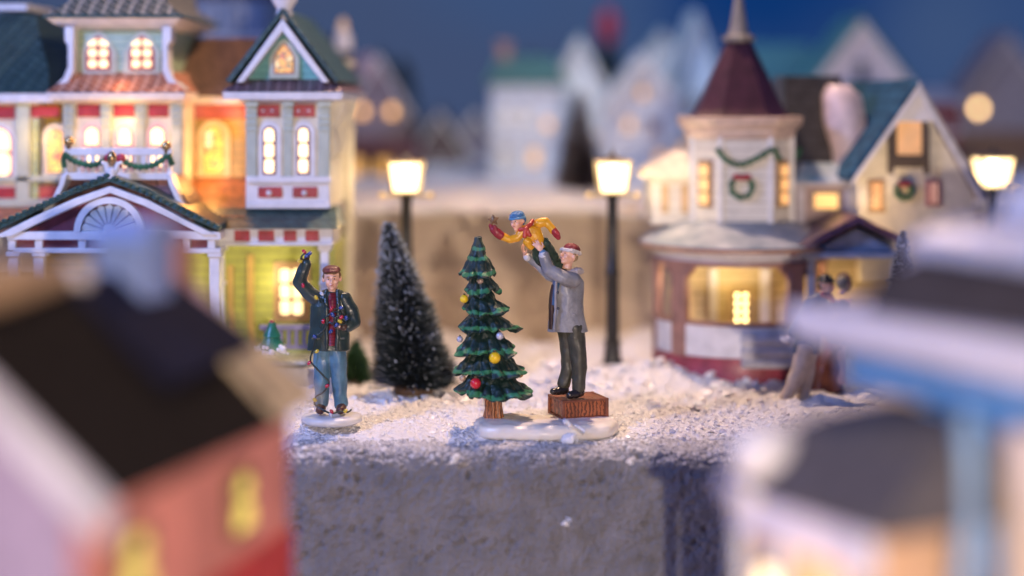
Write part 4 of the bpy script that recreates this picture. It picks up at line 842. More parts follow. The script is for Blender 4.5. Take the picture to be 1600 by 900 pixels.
# small potted ceramic tree on mansion porch
q = thing('little_tree', 'tiny glossy green cone tree with red tip beside the mansion porch railing', 'tree', (XX(425, .9), .9, ZZ(548, .9))); m = MB(); m.lathe([(.17, .02), (.15, .05), (.09, .16), (.11, .17), (.05, .28), (.04, .33)], 14); m.build('crown', paint((.03, .20, .12), .3), q, local=True, smooth=.4); m = MB(); m.ell((0, 0, .335), (.035, .035, .03), 10); m.build('tip', redp, q, local=True)
m = MB(); rn = random.Random(2)
for i in range(26): a = rn.random()*6.28; m.ell((rn.uniform(.1, .2)*math.cos(a), .16*math.sin(a), rn.uniform(-.03, .06)), rn.uniform(.015, .04), 8)
m.build('snowy_foot', fm, q, local=True)

# ---------------------------------------------------------------- foreground house, left (pink)
pk = thing('pink_house', 'blurred pink walled house with dark brown roof and yellow windows at lower left', 'house', (-2.6, -6.5, -3.2))
pinkw = paint((.68, .25, .19), .5, .25, 2.0); brickr = paint((.55, .05, .04), .5, .2)
A = PP(118, 745, -8.6); B = PP(452, 612, -5.2)                     # eave line from near left to far right
A.z = (A.z+B.z)/2 if False else A.z
e = (Vector((B.x, B.y, 0))-Vector((A.x, A.y, 0))); Lw = e.length; ez = .5*(A.z+B.z); e.normalize(); nback = Vector((-e.y, e.x, 0))
ang = math.atan2(e.y, e.x); EZ = 1.22
M = Matrix.Translation((A.x, A.y, 0)) @ Matrix.Rotation(ang, 4, 'Z')
Wd = 1.7; 
def pb(name, fn, mat, parent=pk, **k):
    m = MB(M); fn(m); return m.build(name, mat, parent, **k)
pb('wall', lambda m: m.box(0, Lw, 0, Wd, -3.2, EZ), pinkw, bevel=.02)
pb('gable_wall', lambda m: m.loft([[(0.0, 0, EZ), (0.0, Wd, EZ), (0.0, Wd/2, EZ+.85)], [(Lw, 0, EZ), (Lw, Wd, EZ), (Lw, Wd/2, EZ+.85)]]), paint((.62, .42, .50), .5))
pb('end_wall', lambda m: m.prism([(-.04, -3.2), (.0, -3.2), (0, 0), (-.04, 0)], 0, 1) if False else m.loft([[(-.05, 0, -3.2), (-.05, Wd, -3.2), (-.05, Wd, EZ-.1), (-.05, Wd/2, EZ+.75), (-.05, 0, EZ-.1)], [(-.004, 0, -3.2), (-.004, Wd, -3.2), (-.004, Wd, EZ-.1), (-.004, Wd/2, EZ+.75), (-.004, 0, EZ-.1)]]), paint((.40, .32, .50), .6))
rr = pb('roof', lambda m: (m.loft([[(-.2, -.22, EZ-.14), (-.2, Wd/2, EZ+.92), (-.2, Wd/2, EZ+1.0), (-.2, -.26, EZ-.06)], [(Lw*.80, -.22, EZ-.14), (Lw*.80, Wd/2, EZ+.92), (Lw*.80, Wd/2, EZ+1.0), (Lw*.80, -.26, EZ-.06)]]), m.loft([[(-.2, Wd+.22, EZ-.14), (-.2, Wd/2, EZ+.92), (-.2, Wd/2, EZ+1.0), (-.2, Wd+.26, EZ-.06)], [(Lw*.8, Wd+.22, EZ-.14), (Lw*.8, Wd/2, EZ+.92), (Lw*.8, Wd/2, EZ+1.0), (Lw*.8, Wd+.26, EZ-.06)]])), paint((.012, .009, .009), .95, .3, coat=0))
pb('snowy_roof_end', lambda m: m.loft([[(Lw*.72, -.30, EZ-.08), (Lw*.72, .28, EZ+.55), (Lw*.72, .30, EZ+.2)], [(Lw+.02, -.26, EZ-.06), (Lw-.1, .55, EZ+.62), (Lw-.1, .5, EZ+.1)]]), paint((.58, .46, .30), .6))
pb('bargeboard', lambda m: m.loft([[(-.26, -.3, EZ-.26), (-.26, Wd/2, EZ+.80), (-.26, Wd/2, EZ+.98), (-.26, -.34, EZ-.06)], [(-.18, -.3, EZ-.26), (-.18, Wd/2, EZ+.80), (-.18, Wd/2, EZ+.98), (-.18, -.34, EZ-.06)]]), paint((.74, .72, .84), .5))
pb('red_skirting', lambda m: m.box(Lw*.30, Lw+.01, -.03, .02, -3.1, .10), brickr)
def pwin(u, z0, z1, w):
    m = MB(M); m.box(u-w/2-.05, u+w/2+.05, -.05, .03, z0-.05, z1+.05); f = m.build('window', paint((.16, .10, .06), .8, coat=0), pk, bevel=.02)
    m = MB(M); m.prism(arch_poly(u-w/2+.02, u+w/2-.02, z0+.02, z0+(z1-z0)*.56, 'round'), -.07, -.03); m.prism(arch_poly(u-w*.32, u+w*.32, z0+(z1-z0)*.66, z1, 'round'), -.07, -.03); m.build('pane', lit((.85, .66, .08), 1.2), f)
pwin(Lw*.70, .34, .74, .28); pwin(Lw*.20, .34, .74, .32)
pb('chimney', lambda m: (m.box(Lw*.84, Lw*.84+.24, Wd*.40, Wd*.40+.24, EZ+.4, EZ+1.22)), paint((.34, .14, .11), .6), bevel=.02)
pb('blue_dormer', lambda m: (m.box(Lw*.62, Lw*.62+.50, Wd*.36, Wd*.60, EZ+.5, EZ+1.25), m.rect_loft([(Lw*.60, Lw*.79, Wd*.32, Wd*.64, EZ+1.25), (Lw*.64, Lw*.75, Wd*.36, Wd*.60, EZ+1.40)])), paint((.20, .28, .55), .5), bevel=.03)
pb('navy_roof', lambda m: m.loft([[(Lw*.42, .10, EZ+.32), (Lw*.86, .10, EZ+.38), (Lw*.86, Wd*.5, EZ+.92), (Lw*.42, Wd*.5, EZ+1.0)], [(Lw*.42, .05, EZ+.38), (Lw*.86, .05, EZ+.42), (Lw*.84, Wd*.5, EZ+.98), (Lw*.42, Wd*.5, EZ+1.06)]]), paint((.012, .013, .035), .9, coat=0))
pb('snow_ball', lambda m: m.ell((Lw*.46, Wd*.50, EZ+1.06), (.11, .11, .11), 14), paint((.62, .56, .56), .5))
pb('sandy_ridge', lambda m: m.tube([(0, Wd*.5, EZ+1.12), (Lw*.20, Wd*.5, EZ+1.12), (Lw*.40, Wd*.5, EZ+1.08)], [.17, .16, .08], 12), paint((.42, .27, .15), .6))

# ---------------------------------------------------------------- foreground house, right (white and blue)
wh = thing('white_blue_house', 'blurred white and blue house with dark porch roof at lower right', 'house', (3.2, -7.3, -3.2))
A = PP(1268, 510, -6.3); B = PP(1700, 612, -8.6); e = Vector((B.x-A.x, B.y-A.y, 0)); LW = e.length; e.normalize(); ang = math.atan2(e.y, e.x)
M = Matrix.Translation((A.x, A.y, 0)) @ Matrix.Rotation(ang, 4, 'Z'); CZ = 1.92
lav = paint((.66, .66, .80), .45, .1); bluep = paint((.09, .28, .62), .45, .25)
def wb(name, fn, mat, parent=wh, **k):
    m = MB(M); fn(m); return m.build(name, mat, parent, **k)
wb('cornice', lambda m: m.rect_loft([(.1, LW+1, .05, 2.2, CZ-.24), (-.06, LW+1, -.16, 2.3, CZ-.12), (-.10, LW+1, -.2, 2.3, CZ+.10)]), lav, bevel=.03)
wb('blue_band', lambda m: m.box(.24, LW+1, .10, 2.2, CZ-.44, CZ-.22), bluep, bevel=.02)
wb('wall', lambda m: m.box(.34, LW+1, .3, 2.2, -3.2, CZ-.5), paint((.78, .62, .52), .5), bevel=.02)
wb('roof', lambda m: m.rect_loft([(.45, LW+1, .12, 2.2, CZ+.08), (.48, LW+1, .18, 2.2, CZ+.26), (.56, LW+1, .30, 2.1, CZ+.40), (.70, LW+1, .50, 2.1, CZ+.50)]), paint((.055, .048, .055), .9, coat=0))
wb('snow_edge', lambda m: m.loft([[(.42, .12, CZ+.10), (.30, .2, CZ+.10), (.42, .5, CZ+.44), (.62, .5, CZ+.50)], [(.42, 1.8, CZ+.10), (.30, 1.8, CZ+.10), (.42, 1.8, CZ+.44), (.62, 1.8, CZ+.50)]]), lav, bevel=.03)
wb('snowy_parapet', lambda m: (m.rect_loft([(.55, LW+1, .45, 2.2, CZ+.46), (.52, LW+1, .40, 2.2, CZ+.60), (.8, LW+1, .6, 2.1, CZ+.74)]), m.rect_loft([(1.0, LW+1, .8, 2.2, CZ+.74), (1.1, LW+1, .9, 2.2, CZ+1.02)])), paint((.50, .54, .74), .5), bevel=.04)
wb('blue_wall', lambda m: m.box(.9, LW+1, .24, .34, CZ-1.9, CZ-.5), bluep, bevel=.02)
wb('blue_arch', lambda m: m.tube([(1.58, .02, CZ-.45), (1.68, -.05, CZ-.8), (1.68, -.08, CZ-1.2), (1.60, -.06, CZ-1.9)], [.07, .07, .075, .08], 10), paint((.20, .36, .60), .45))
wb('cream_side', lambda m: m.box(1.80, LW+1, .12, .24, -3.2, CZ-.5), paint((.82, .66, .55), .5), bevel=.02)
Mh = M; M = Mh @ Matrix.Translation((.20, 0, 0))
# porch lower roof
pc = PP(1360, 700, -8.2)
wb('porch_roof', lambda m: m.rect_loft([(-.12, 1.50, -.78, .3, CZ-1.15), (-.14, 1.52, -.80, .3, CZ-1.08), (.02, 1.48, -.50, .3, CZ-.80), (.20, 1.42, -.22, .3, CZ-.62), (.40, 1.30, -.02, .3, CZ-.54)]), paint((.09, .085, .10), .9, coat=0))
wb('porch_snow', lambda m: (m.loft([[(-.20, -.86, CZ-1.2), (.22, -.86, CZ-1.22), (.16, -.5, CZ-.9), (.0, -.15, CZ-.66), (-.12, -.1, CZ-.7)], [(-.22, -.84, CZ-1.12), (.16, -.84, CZ-1.12), (.10, -.5, CZ-.82), (.0, -.15, CZ-.60), (-.14, -.1, CZ-.64)]]), m.ell((.05, -.60, CZ-.90), (.24, .28, .22), 16)), paint((.72, .70, .76), .5), smooth=9)
wb('porch_fascia', lambda m: m.box(-.12, 1.36, -.78, -.70, CZ-1.42, CZ-1.12), lav, bevel=.02)
wb('porch_wall', lambda m: m.box(-.07, 1.3, -.66, .3, -3.2, CZ-1.2), paint((.60, .38, .24), .5), bevel=.02)
for u in (-.05, .42, 1.2): wb('porch_column', lambda m: m.box(u-.05, u+.05, -.78, -.70, -3.2, CZ-1.4), paint((.55, .58, .66), .5), bevel=.02)
m = MB(M); m.prism([(p[0], p[1]) for p in arch_poly(.08, .34, CZ-2.1, CZ-1.58, 'round')], -.70, -.65); f = m.build('window', bluep, wh)
m = MB(M); m.prism([(p[0], p[1]) for p in arch_poly(.13, .29, CZ-2.05, CZ-1.64, 'round')], -.73, -.69); m.build('pane', lit((1.0, .72, .36), 3.0), f)
q = M @ Vector((.75, -.95, CZ-1.65)); point('porch_glow', tuple(q), 8, (1.0, .62, .32), .1)
# ---------------------------------------------------------------- figurines
K = D0/F_PX
skin = paint((.86, .50, .35), .42, .10, 8, .1, 30, .2, sss=.1, shade_wash=.35)
eyew = paint((.75, .72, .68), .3); eyed = paint((.04, .025, .02), .3); lipm = paint((.50, .12, .10), .4)
def Q(px, py, dy=0, Y0=0.0): return PP(px, py, Y0+dy*K)
class Head:
    def __init__(s, c, fwd, up, size):
        f = Vector(fwd).normalized(); r = f.cross(Vector(up)).normalized(); u = r.cross(f).normalized()
        s.R = Matrix((( -r.x, -f.x, u.x), (-r.y, -f.y, u.y), (-r.z, -f.z, u.z))); s.c = Vector(c); s.s = size
    def p(s, x, y, z): return s.c+s.R @ Vector((x, y, z))*s.s
    def ell(s, mb, c, r, n=16): mb.ell(s.p(*c), tuple(q*s.s for q in r), n, s.R)
    def body(s, mb, neck=1.35):
        E = lambda c, r: s.ell(mb, c, r)
        E((0, .12, .15), (.70, .84, .82)); E((0, -.12, -.28), (.57, .62, .68)); E((0, -.46, -.78), (.24, .22, .19))
        E((.28, -.47, -.28), (.26, .24, .24)); E((-.28, -.47, -.28), (.26, .24, .24)); E((0, -.62, .20), (.44, .18, .11))
        E((0, -.70, -.52), (.22, .12, .12)); E((.74, .06, -.08), (.12, .18, .24)); E((-.74, .06, -.08), (.12, .18, .24))
        mb.tube([s.p(0, -.66, .12), s.p(0, -.86, -.12), s.p(0, -.94, -.24)], [.09*s.s, .12*s.s, .13*s.s], 8); E((0, -.90, -.24), (.15, .13, .11))
        mb.tube([s.p(0, .15, -.4), s.p(0, .22, -neck)], [.42*s.s, .46*s.s], 14)
    def face(s, parent, closed=False, brow=(.20, .10, .04)):
        m = MB()
        for x in (-.25, .25): s.ell(m, (x, -.735, .02), (.12, .06, .03 if closed else .045), 10)
        m.build('eye', eyed if closed else eyew, parent, smooth=9)
        m = MB()
        if not closed:
            for x in (-.25, .25): s.ell(m, (x, -.785, .02), (.06, .04, .06), 8)
            m.build('pupil', eyed, parent, smooth=9)
        m = MB()
        for x in (-.27, .27): s.ell(m, (x, -.76, .22), (.15, .06, .035), 8)
        m.build('eyebrow', paint(brow, .5), parent, smooth=9)
        m = MB(); s.ell(m, (0, -.80, -.50), (.17, .06, .045), 10); m.build('lips', lipm, parent, smooth=9)
def hand(mb, wrist, d, nrm, L, curl=.5, side=1, spread=.16):
    d = Vector(d).normalized(); n = Vector(nrm); n = (n-d*n.dot(d)).normalized(); s = d.cross(n).normalized()*side; w = Vector(wrist)
    R = Matrix((s, d, n)).transposed()
    mb.ell(w+d*L*.26, (L*.21, L*.30, L*.10), 14, R); mb.ell(w+d*L*.40, (L*.23, L*.14, L*.095), 12, R)
    for i, (o, l) in enumerate(((-.165, .44), (-.055, .52), (.055, .49), (.16, .38))):
        b = w+d*L*.46+s*o*L; dd = (d+s*(o*spread*6)).normalized(); r = L*.050
        p1 = b+(dd*math.cos(curl*.5)+n*math.sin(curl*.5))*l*L*.42; p2 = p1+(dd*math.cos(curl*1.3)+n*math.sin(curl*1.3))*l*L*.32; p3 = p2+(dd*math.cos(curl*2.1)+n*math.sin(curl*2.1))*l*L*.26
        mb.limb([b, p1, p2, p3], [r*1.08, r, r*.94, r*.8], 8)
    b = w+d*L*.14-s*L*.15; t1 = b+(d*.55-s*.75+n*.25).normalized()*L*.22; t2 = t1+(d*.85-s*.25+n*.5).normalized()*L*.20
    mb.limb([b, t1, t2], [L*.085, L*.066, L*.052], 8)
def rings(mb, rows, Y0=0.0, n=20, kk=None):      # rows: (px, py, half width, half depth, dy)
    kk = kk or (Y0+D0)/F_PX
    mb.loft([[Q(px, py, dy, Y0)+Vector((w*kk*math.cos(2*PI*i/n), dp*kk*math.sin(2*PI*i/n), 0)) for i in range(n)] for px, py, w, dp, dy in rows])
def LB(mb, pts, rad, Y0=0.0):
    kk = (Y0+D0)/F_PX; mb.limb([Q(*p, Y0) if len(p) == 3 else Q(p[0], p[1], 0, Y0) for p in pts], [r*kk for r in rad], 14)

# ---- base, crate, painted tree
m = MB(); cx, cy = XX(852, -.15), -.13; N = 64; rn = random.Random(4)
def slab(w, d, z):
    out = []
    for i in range(N):
        a = 2*PI*i/N; c, s_ = math.cos(a), math.sin(a); q = (abs(c)**3.0+abs(s_)**3.0)**(-1/3.0); wob = 1+.025*math.sin(3*a+1)+.02*math.sin(7*a)
        y = cy+d*q*s_*wob; x = cx+w*q*c*wob
        if s_ > 0: y -= .10*math.exp(-((x-.33)/.25)**2)
        out.append((x, y, z+.012*noise.noise(Vector((x*5, y*5, 0)))))
    return out
m.loft([slab(.74, .40, -.165), slab(.785, .44, -.14), slab(.79, .445, -.08), slab(.765, .42, -.03), slab(.70, .36, -.004), slab(.45, .22, .004)])
tag(fused(m, 'figurine_base', paint((.80, .75, .68), .38, .10, 5, .5, 14, .3, sss=.15), None, .016, 3, (.010, 9)), 'long glazed white snow base under the painted tree and the brown crate', 'base')
corner = PP(878.7, 655.5, -.17); PH = math.radians(19.5); M = Matrix.Translation((corner.x, corner.y, 0)) @ Matrix.Rotation(PH, 4, 'Z')
cr = thing('crate', 'small reddish brown wooden crate the grey coated man stands on', 'crate', (corner.x+.2, corner.y+.25, 0)); W, Lc, Hc = .555, .46, .205
wood = paint((.40, .12, .045), .45, .35, 5, pat='grain', ps=7.5, pcol=(.09, .03, .015), pdist=.012); woodf = paint((.22, .065, .03), .45, .35, 9, .7, 30)
g = MB(M); g.box(.02, W-.02, .02, Lc-.02, -.01, Hc-.008); g.build('panel', wood, cr)
g = MB(M)
for x in (0, W-.035):
    for y in (0, Lc-.035): g.box(x, x+.035, y, y+.035, -.012, Hc)
for z in (-.01, Hc-.028):
    for y in (.001, Lc-.033): g.box(.03, W-.03, y, y+.032, z, z+.026)
    for x in (.001, W-.033): g.box(x, x+.032, .03, Lc-.03, z, z+.026)
g.build('frame', woodf, cr, bevel=.006)
g = MB(M)
for i in range(4): g.box(.034+i*.123, .034+i*.123+.118, .03, Lc-.03, Hc-.02, Hc-.006)
g.build('lid', paint((.30, .10, .045), .4, .35, 8, .6, 30), cr, bevel=.005)

tr = thing('christmas_tree', 'painted resin christmas tree with green edged tiers on the white base, nearest the middle', 'tree', Q(771, 651))
tierL = [(747, 370, 748, 402, 6, 15.5), (747, 392, 748, 427, 12, 26), (747, 418, 755, 457, 11, 30), (750, 448, 757, 487, 13, 38), (754, 478, 761, 514, 16, 46), (757, 506, 760, 547, 19, 46), (760, 537, 766, 582, 22, 54), (764, 570, 770, 613, 25, 58)]
vs, fs = [], []
def tier(mb, ti, ax, ay, bx, by, r0, r1):
    n = 96; rows = 15; rgs = []
    nl = (9, 10, 11, 12, 13, 14, 15, 16)[ti]; ph = ti*1.3
    for j in range(rows):
        t = j/(rows-1); px = ax+(bx-ax)*t; py = ay+(by-ay)*t; base = r0+(r1-r0)*(t**1.4)
        ring = []
        for i in range(n):
            a = 2*PI*i/n; fl = abs(math.sin(a*nl/2+ph+.4*math.sin(a*3)))**.7; irr = noise.noise(Vector((math.cos(a)*1.6, math.sin(a)*1.6, ti*2.7)))
            r = base*(1+t*(.24*(fl-.62)+.42*irr)+.07*noise.noise(Vector((a*3, j*.5, ti*5)))); dz = t*t*(fl-.45)*-6.5+t*irr*9
            if j >= rows-3: r -= 0
            ring.append(Q(px, py)+Vector((r*K*math.cos(a), r*K*math.sin(a)*.92, -dz*K)))
        rgs.append(ring)
    last = rgs[-1]; c = Q(bx, by)
    rgs.append([c+(p-c)*.93+Vector((0, 0, -.022)) for p in last]); rgs.append([c+(p-c)*.55+Vector((0, 0, .03)) for p in last])
    mb.loft(rgs)
mb = MB()
for ti, tt in enumerate(tierL): tier(mb, ti, *tt)
for px, py, w in ((771, 612, 11.5), ): pass
tm = bpy.data.materials.new('painted_fir'); tm.use_nodes = True; nt = tm.node_tree; b = nt.nodes['Principled BSDF']; L = nt.links
tc = nd(nt, 'ShaderNodeTexCoord'); at = nd(nt, 'ShaderNodeAttribute', attribute_name='edge'); n = nd(nt, 'ShaderNodeTexNoise'); n.inputs['Scale'].default_value = 17; n.inputs['Detail'].default_value = 5; L.new(tc.outputs['Object'], n.inputs['Vector'])
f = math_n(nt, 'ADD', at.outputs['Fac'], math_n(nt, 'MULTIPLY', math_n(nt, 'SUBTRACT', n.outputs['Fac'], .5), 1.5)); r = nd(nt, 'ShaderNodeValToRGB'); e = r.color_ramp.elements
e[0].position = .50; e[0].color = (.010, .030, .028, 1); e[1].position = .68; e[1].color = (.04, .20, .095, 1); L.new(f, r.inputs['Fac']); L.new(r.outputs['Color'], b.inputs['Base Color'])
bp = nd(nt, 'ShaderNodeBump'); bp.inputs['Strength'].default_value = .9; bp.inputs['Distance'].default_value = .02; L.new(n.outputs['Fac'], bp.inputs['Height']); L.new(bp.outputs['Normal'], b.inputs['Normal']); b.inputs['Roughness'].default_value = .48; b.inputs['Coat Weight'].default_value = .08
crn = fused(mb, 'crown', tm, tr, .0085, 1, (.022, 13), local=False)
off = WL[tr.name]; at_ = crn.data.attributes.new('edge', 'FLOAT', 'POINT'); vals = []
T8 = [(Q(bx, by).x, Q(bx, by).z, r1*K) for ax, ay, bx, by, r0, r1 in tierL]
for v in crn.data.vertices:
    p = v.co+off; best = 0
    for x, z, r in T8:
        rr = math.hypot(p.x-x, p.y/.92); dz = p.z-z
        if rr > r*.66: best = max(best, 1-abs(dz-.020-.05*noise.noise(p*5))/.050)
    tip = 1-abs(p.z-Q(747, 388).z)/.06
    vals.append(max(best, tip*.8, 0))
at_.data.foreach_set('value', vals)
m = MB(); pts = [(771, 655, 17), (771, 649, 15), (771, 638, 13), (770, 620, 13), (768, 600, 11)]; rr = []
for i, (px, py, r) in enumerate(pts):
    rr.append([Q(px, py)+Vector((r*K*(1+.10*math.sin(a*7+i*.2))*math.cos(a), r*K*(1+.10*math.sin(a*7+i*.2))*math.sin(a), 0)) for a in [2*PI*q/42 for q in range(42)]])
m.loft(rr); m.build('trunk', paint((.50, .19, .075), .45, .35, 9, .7, 34, pat='grain', ps=9, pcol=(.13, .05, .025), pdist=.01), tr, smooth=9)
ORN = [(750, 439, 5.5, (.45, .33, .26), 'tan pearl bauble near the top of the painted tree', -17), (725, 467, 6.5, (.85, .60, .02), 'yellow bauble on the left edge of the painted tree', -12), (781, 525, 6, (.62, .62, .72), 'silvery white bauble right of centre on the painted tree', -36),
       (718.5, 530, 5.2, (.50, .52, .66), 'small silver blue bauble at the left edge of the painted tree', -22), (773, 559, 9, (.90, .58, .01), 'large yellow bauble above the lowest tiers of the painted tree', -46), (743, 599, 8.5, (.60, .015, .03), 'large red bauble low on the left of the painted tree', -44),
       (812, 584, 6.2, (.50, .28, .12), 'copper bauble on the lower right edge of the painted tree', -18), (723, 591, 5, (.58, .42, .28), 'small gold bauble left of the red bauble on the painted tree', -28)]
for px, py, r, c, lb, dy in ORN:
    q = thing('bauble', lb, 'bauble', Q(px, py, dy), 'baubles on the painted tree'); m = MB(); m.ell((0, 0, 0), r*K, 18); m.build('ball', paint(c, .25, .1, coat=.6, metal=.0 if c[0] > .7 or c[1] < .1 else .35), q, local=True, smooth=9)
    m = MB(); m.tube([(0, 0, r*K*.9), (0, .004, r*K*1.25)], r*K*.3, 8); m.build('cap', brass, q, local=True)

# ---- man on the crate
B = thing('person', 'man in a grey coat standing on the crate and lifting a child', 'person', Q(893, 617, 8))
hd = Head(Q(888.5, 399, 8), (-.72, -.60, .34), (.12, .10, 1), 16.5*K)
m = MB(); hd.body(m, 1.3)
rings(m, [(888, 508, 16, 10, 10), (886, 480, 17, 11, 10), (888, 440, 17, 10, 10), (890, 425, 8, 7, 10)])
LB(m, [(892, 436, -6), (858, 423, -14), (848, 398, -10)], [7, 5.5, 4]); LB(m, [(872, 436, 22), (842, 418, 22), (821, 399, 16)], [7, 5.5, 4])
hand(m, Q(846.5, 392, -12), (-.62, .0, .80), (-.1, .99, -.1), 23*K, .45, 1, .24)
hand(m, Q(820.0, 398, 12), (-.35, -.25, 1), (.8, .45, .1), 20*K, .45, 1, .18)
LB(m, [(882, 520, 14), (888, 562, 16), (881, 604, 16)], [9, 7, 5]); LB(m, [(900, 520, 4), (905, 562, 4), (904, 610, 4)], [9, 7, 5])
body = fused(m, 'body', skin, B, .0072, 1, (0, 0), local=False); hd.face(B, closed=True)
m = MB(); rings(m, [(887, 518, 31.5, 20, 8), (886, 500, 29, 19, 8), (885.5, 480, 27, 18, 8), (886, 458, 26.5, 18, 8), (888, 440, 25, 16, 8), (889, 428, 15, 12, 8)])
LB(m, [(896, 437, -8), (878, 433, -14), (857, 422, -14), (850, 400, -11)], [12, 11, 9.6, 8.4]); LB(m, [(874, 437, 18), (858, 430, 22), (841, 416, 22), (825, 402, 17)], [9, 8.5, 7, 6])
coat = fused(m, 'coat', paint((.25, .255, .275), .45, .3, 7, .4, 30, .15, shade_wash=.7), B, .009, 2, (.012, 9), local=False)
m = MB(); rings(m, [(861.5, 514, 4.5, 9, 2), (862, 490, 5, 10, 2), (863, 465, 5.5, 10, 2), (867, 444, 6, 9, 2)]); fused(m, 'vest', paint((.05, .025, .02), .4, .3), B, .008, 1, (.006, 20), local=False)
m = MB(); rings(m, [(865.5, 476, 4.2, 11, -2), (867.5, 455, 4.5, 10, -2), (871, 437, 6, 10, 0)]); fused(m, 'shirt', paint((.04, .12, .25), .4), B, .008, 1, (.004, 20), local=False)
m = MB(); LB(m, [(869, 440, -9), (868, 460, -12), (868, 485, -12), (866, 514, -11)], [2.6, 2.6, 2.6, 2.8]); fused(m, 'lapel', paint((.26, .26, .29), .42, .25, shade_wash=.7), B, .006, 1, (.004, 20), local=False)
m = MB(); LB(m, [(880, 427, -6), (890, 427, -9), (901, 425, -3), (908, 424, 7), (900, 421, 17)], [4, 5, 6, 5, 4]); fused(m, 'fleece_collar', paint((.50, .44, .42), .6, .2, 10, 1.0, 40), B, .007, 1, (.012, 26), local=False)
m = MB(); LB(m, [(849.5, 399.5, -10.8), (849.9, 400.5, -11)], [8.0, 8.0]); fused(m, 'white_cuff', paint((.60, .60, .62), .5), B, .007, 1, (.004, 30), local=False)
m = MB(); LB(m, [(848.4, 396, -10.4), (848.8, 397, -10.5)], [6.4, 6.6]); fused(m, 'blue_cuff', paint((.10, .24, .42), .45), B, .007, 1, (.003, 30), local=False)
m = MB(); LB(m, [(823.6, 402, 16), (824, 402.6, 16)], [6.0, 6.0]); fused(m, 'far_cuff', paint((.60, .60, .62), .5), B, .007, 1, (.003, 30), local=False)
m = MB()
for px, py in ((871.5, 457), (872, 482)): m.ell(Q(px, py, -13), (2.3*K, 1.4*K, 2.3*K), 10)
m.build('button', paint((.03, .035, .06), .25), B, smooth=9)
m = MB(); g_ = 3; m.box(Q(884, 0, -9).x, Q(899, 0, -9).x, -9.6*K-.0, -8.6*K, Q(0, 491.5).z, Q(0, 489).z); m.build('pocket_flap', paint((.20, .20, .235), .42), B, bevel=.003)
m = MB(); LB(m, [(884, 513, 12), (887, 545, 14), (888, 575, 15), (881, 600, 15)], [14, 12.5, 11, 10]); LB(m, [(899, 513, 4), (903, 545, 3), (906, 575, 3), (904, 606, 3)], [15, 13.5, 11.5, 11]); fused(m, 'trousers', paint((.060, .060, .042), .45, .3, 8, .4, 24, shade_wash=.6), B, .009, 1, (.012, 12), local=False)
shoe = paint((.022, .018, .018), .28, .3, coat=.5)
m = MB(); LB(m, [(882, 609, 14), (873, 611, 8), (864, 612, 4)], [7.5, 6.6, 5.2]); fused(m, 'shoe', shoe, B, .008, 1, (.003, 20), local=False)
m = MB(); LB(m, [(906, 612, 4), (899, 615.5, -3), (890, 617.5, -8)], [8, 7.2, 6]); fused(m, 'shoe', shoe, B, .008, 1, (.003, 20), local=False)
m = MB(); hd.ell(m, (0, .22, .66), (.80, .88, .60)); hd.ell(m, (0, .62, .70), (.5, .45, .45)); fused(m, 'cap', paint((.25, .028, .03), .5, .3, 9, .8, 40), B, .007, 1, (.008, 30), local=False)
m = MB(); cc = [hd.p(.80*math.cos(a), .13+.93*math.sin(a), .42+(.07*math.sin(a))) for a in [2*PI*i/20 for i in range(21)]]; m.tube(cc, .19*hd.s, 10); fused(m, 'cap_brim', paint((.66, .62, .60), .55, .2, 12, 1.0, 50), B, .0065, 1, (.008, 34), local=False)
m = MB(); hd.ell(m, (0, .42, -.02), (.66, .56, .50)); hd.ell(m, (.66, .12, .12), (.10, .22, .2)); hd.ell(m, (-.66, .12, .12), (.10, .22, .2)); fused(m, 'hair', paint((.34, .22, .10), .5, .3), B, .0065, 1, (.006, 34), local=False)

# ---- child held up
C_ = thing('person', 'child in a yellow coat and blue cap held up in the air', 'person', Q(835, 372, 3))
hc = Head(Q(808, 345.5, 0), (-.50, -.84, -.06), (-.12, .05, 1), 14.6*K)
m = MB(); hc.body(m, 1.2); rings(m, [(844, 384, 10, 8, 5), (833, 368, 13, 8, 4), (824, 356, 8, 7, 3)])
LB(m, [(814, 364, -1), (800, 373, -5), (781, 368, -8)], [5, 4, 4]); LB(m, [(846, 348, 6), (858, 350, 4), (866, 360, 2)], [5, 4, 4])
LB(m, [(840, 386, 8), (842, 403, 14)], [6, 5]); LB(m, [(850, 382, 8), (862, 398, 16), (873, 414, 24)], [7, 6, 5])
hand(m, Q(780, 368, -8), (-.9, 0, .35), (0, .3, 1), 14*K, .6, 1); hand(m, Q(867, 361, 2), (.5, 0, -.8), (-1, 0, -.4), 13*K, .5, -1)
fused(m, 'body', skin, C_, .0068, 1, (0, 0), local=False); hc.face(C_)
ylw = paint((.82, .40, .012), .4, .15, 8, .3, 30, .3, shade_wash=.5)
m = MB(); rings(m, [(843, 386, 13, 9, 5), (838, 378, 14.5, 10, 5), (832, 366, 17, 11, 4), (829, 356, 16, 10, 4), (824, 352, 8, 7, 3)])
LB(m, [(816, 361, -1), (808, 371, -3), (797, 374, -6), (785, 369, -8)], [7.5, 7, 6.3, 6.6]); LB(m, [(842, 349, 5), (853, 347, 6), (860, 354, 4), (865, 360, 3)], [8, 7.2, 6.4, 6.4])
LB(m, [(824, 378, -4), (829, 386, -2)], [7, 5]); fused(m, 'coat', ylw, C_, .0075, 1, (.010, 11), local=False)
mit = paint((.30, .018, .025), .45, .25)
m = MB(); LB(m, [(783, 368.5, -8), (777, 364, -9), (771, 359, -9)], [7, 7.5, 6]); LB(m, [(776, 360, -12), (773, 354, -14)], [3.5, 2.8]); LB(m, [(770, 357, -8), (767, 353, -8)], [4.5, 3.6]); fused(m, 'mitten', mit, C_, .007, 1, (.004, 20), local=False)
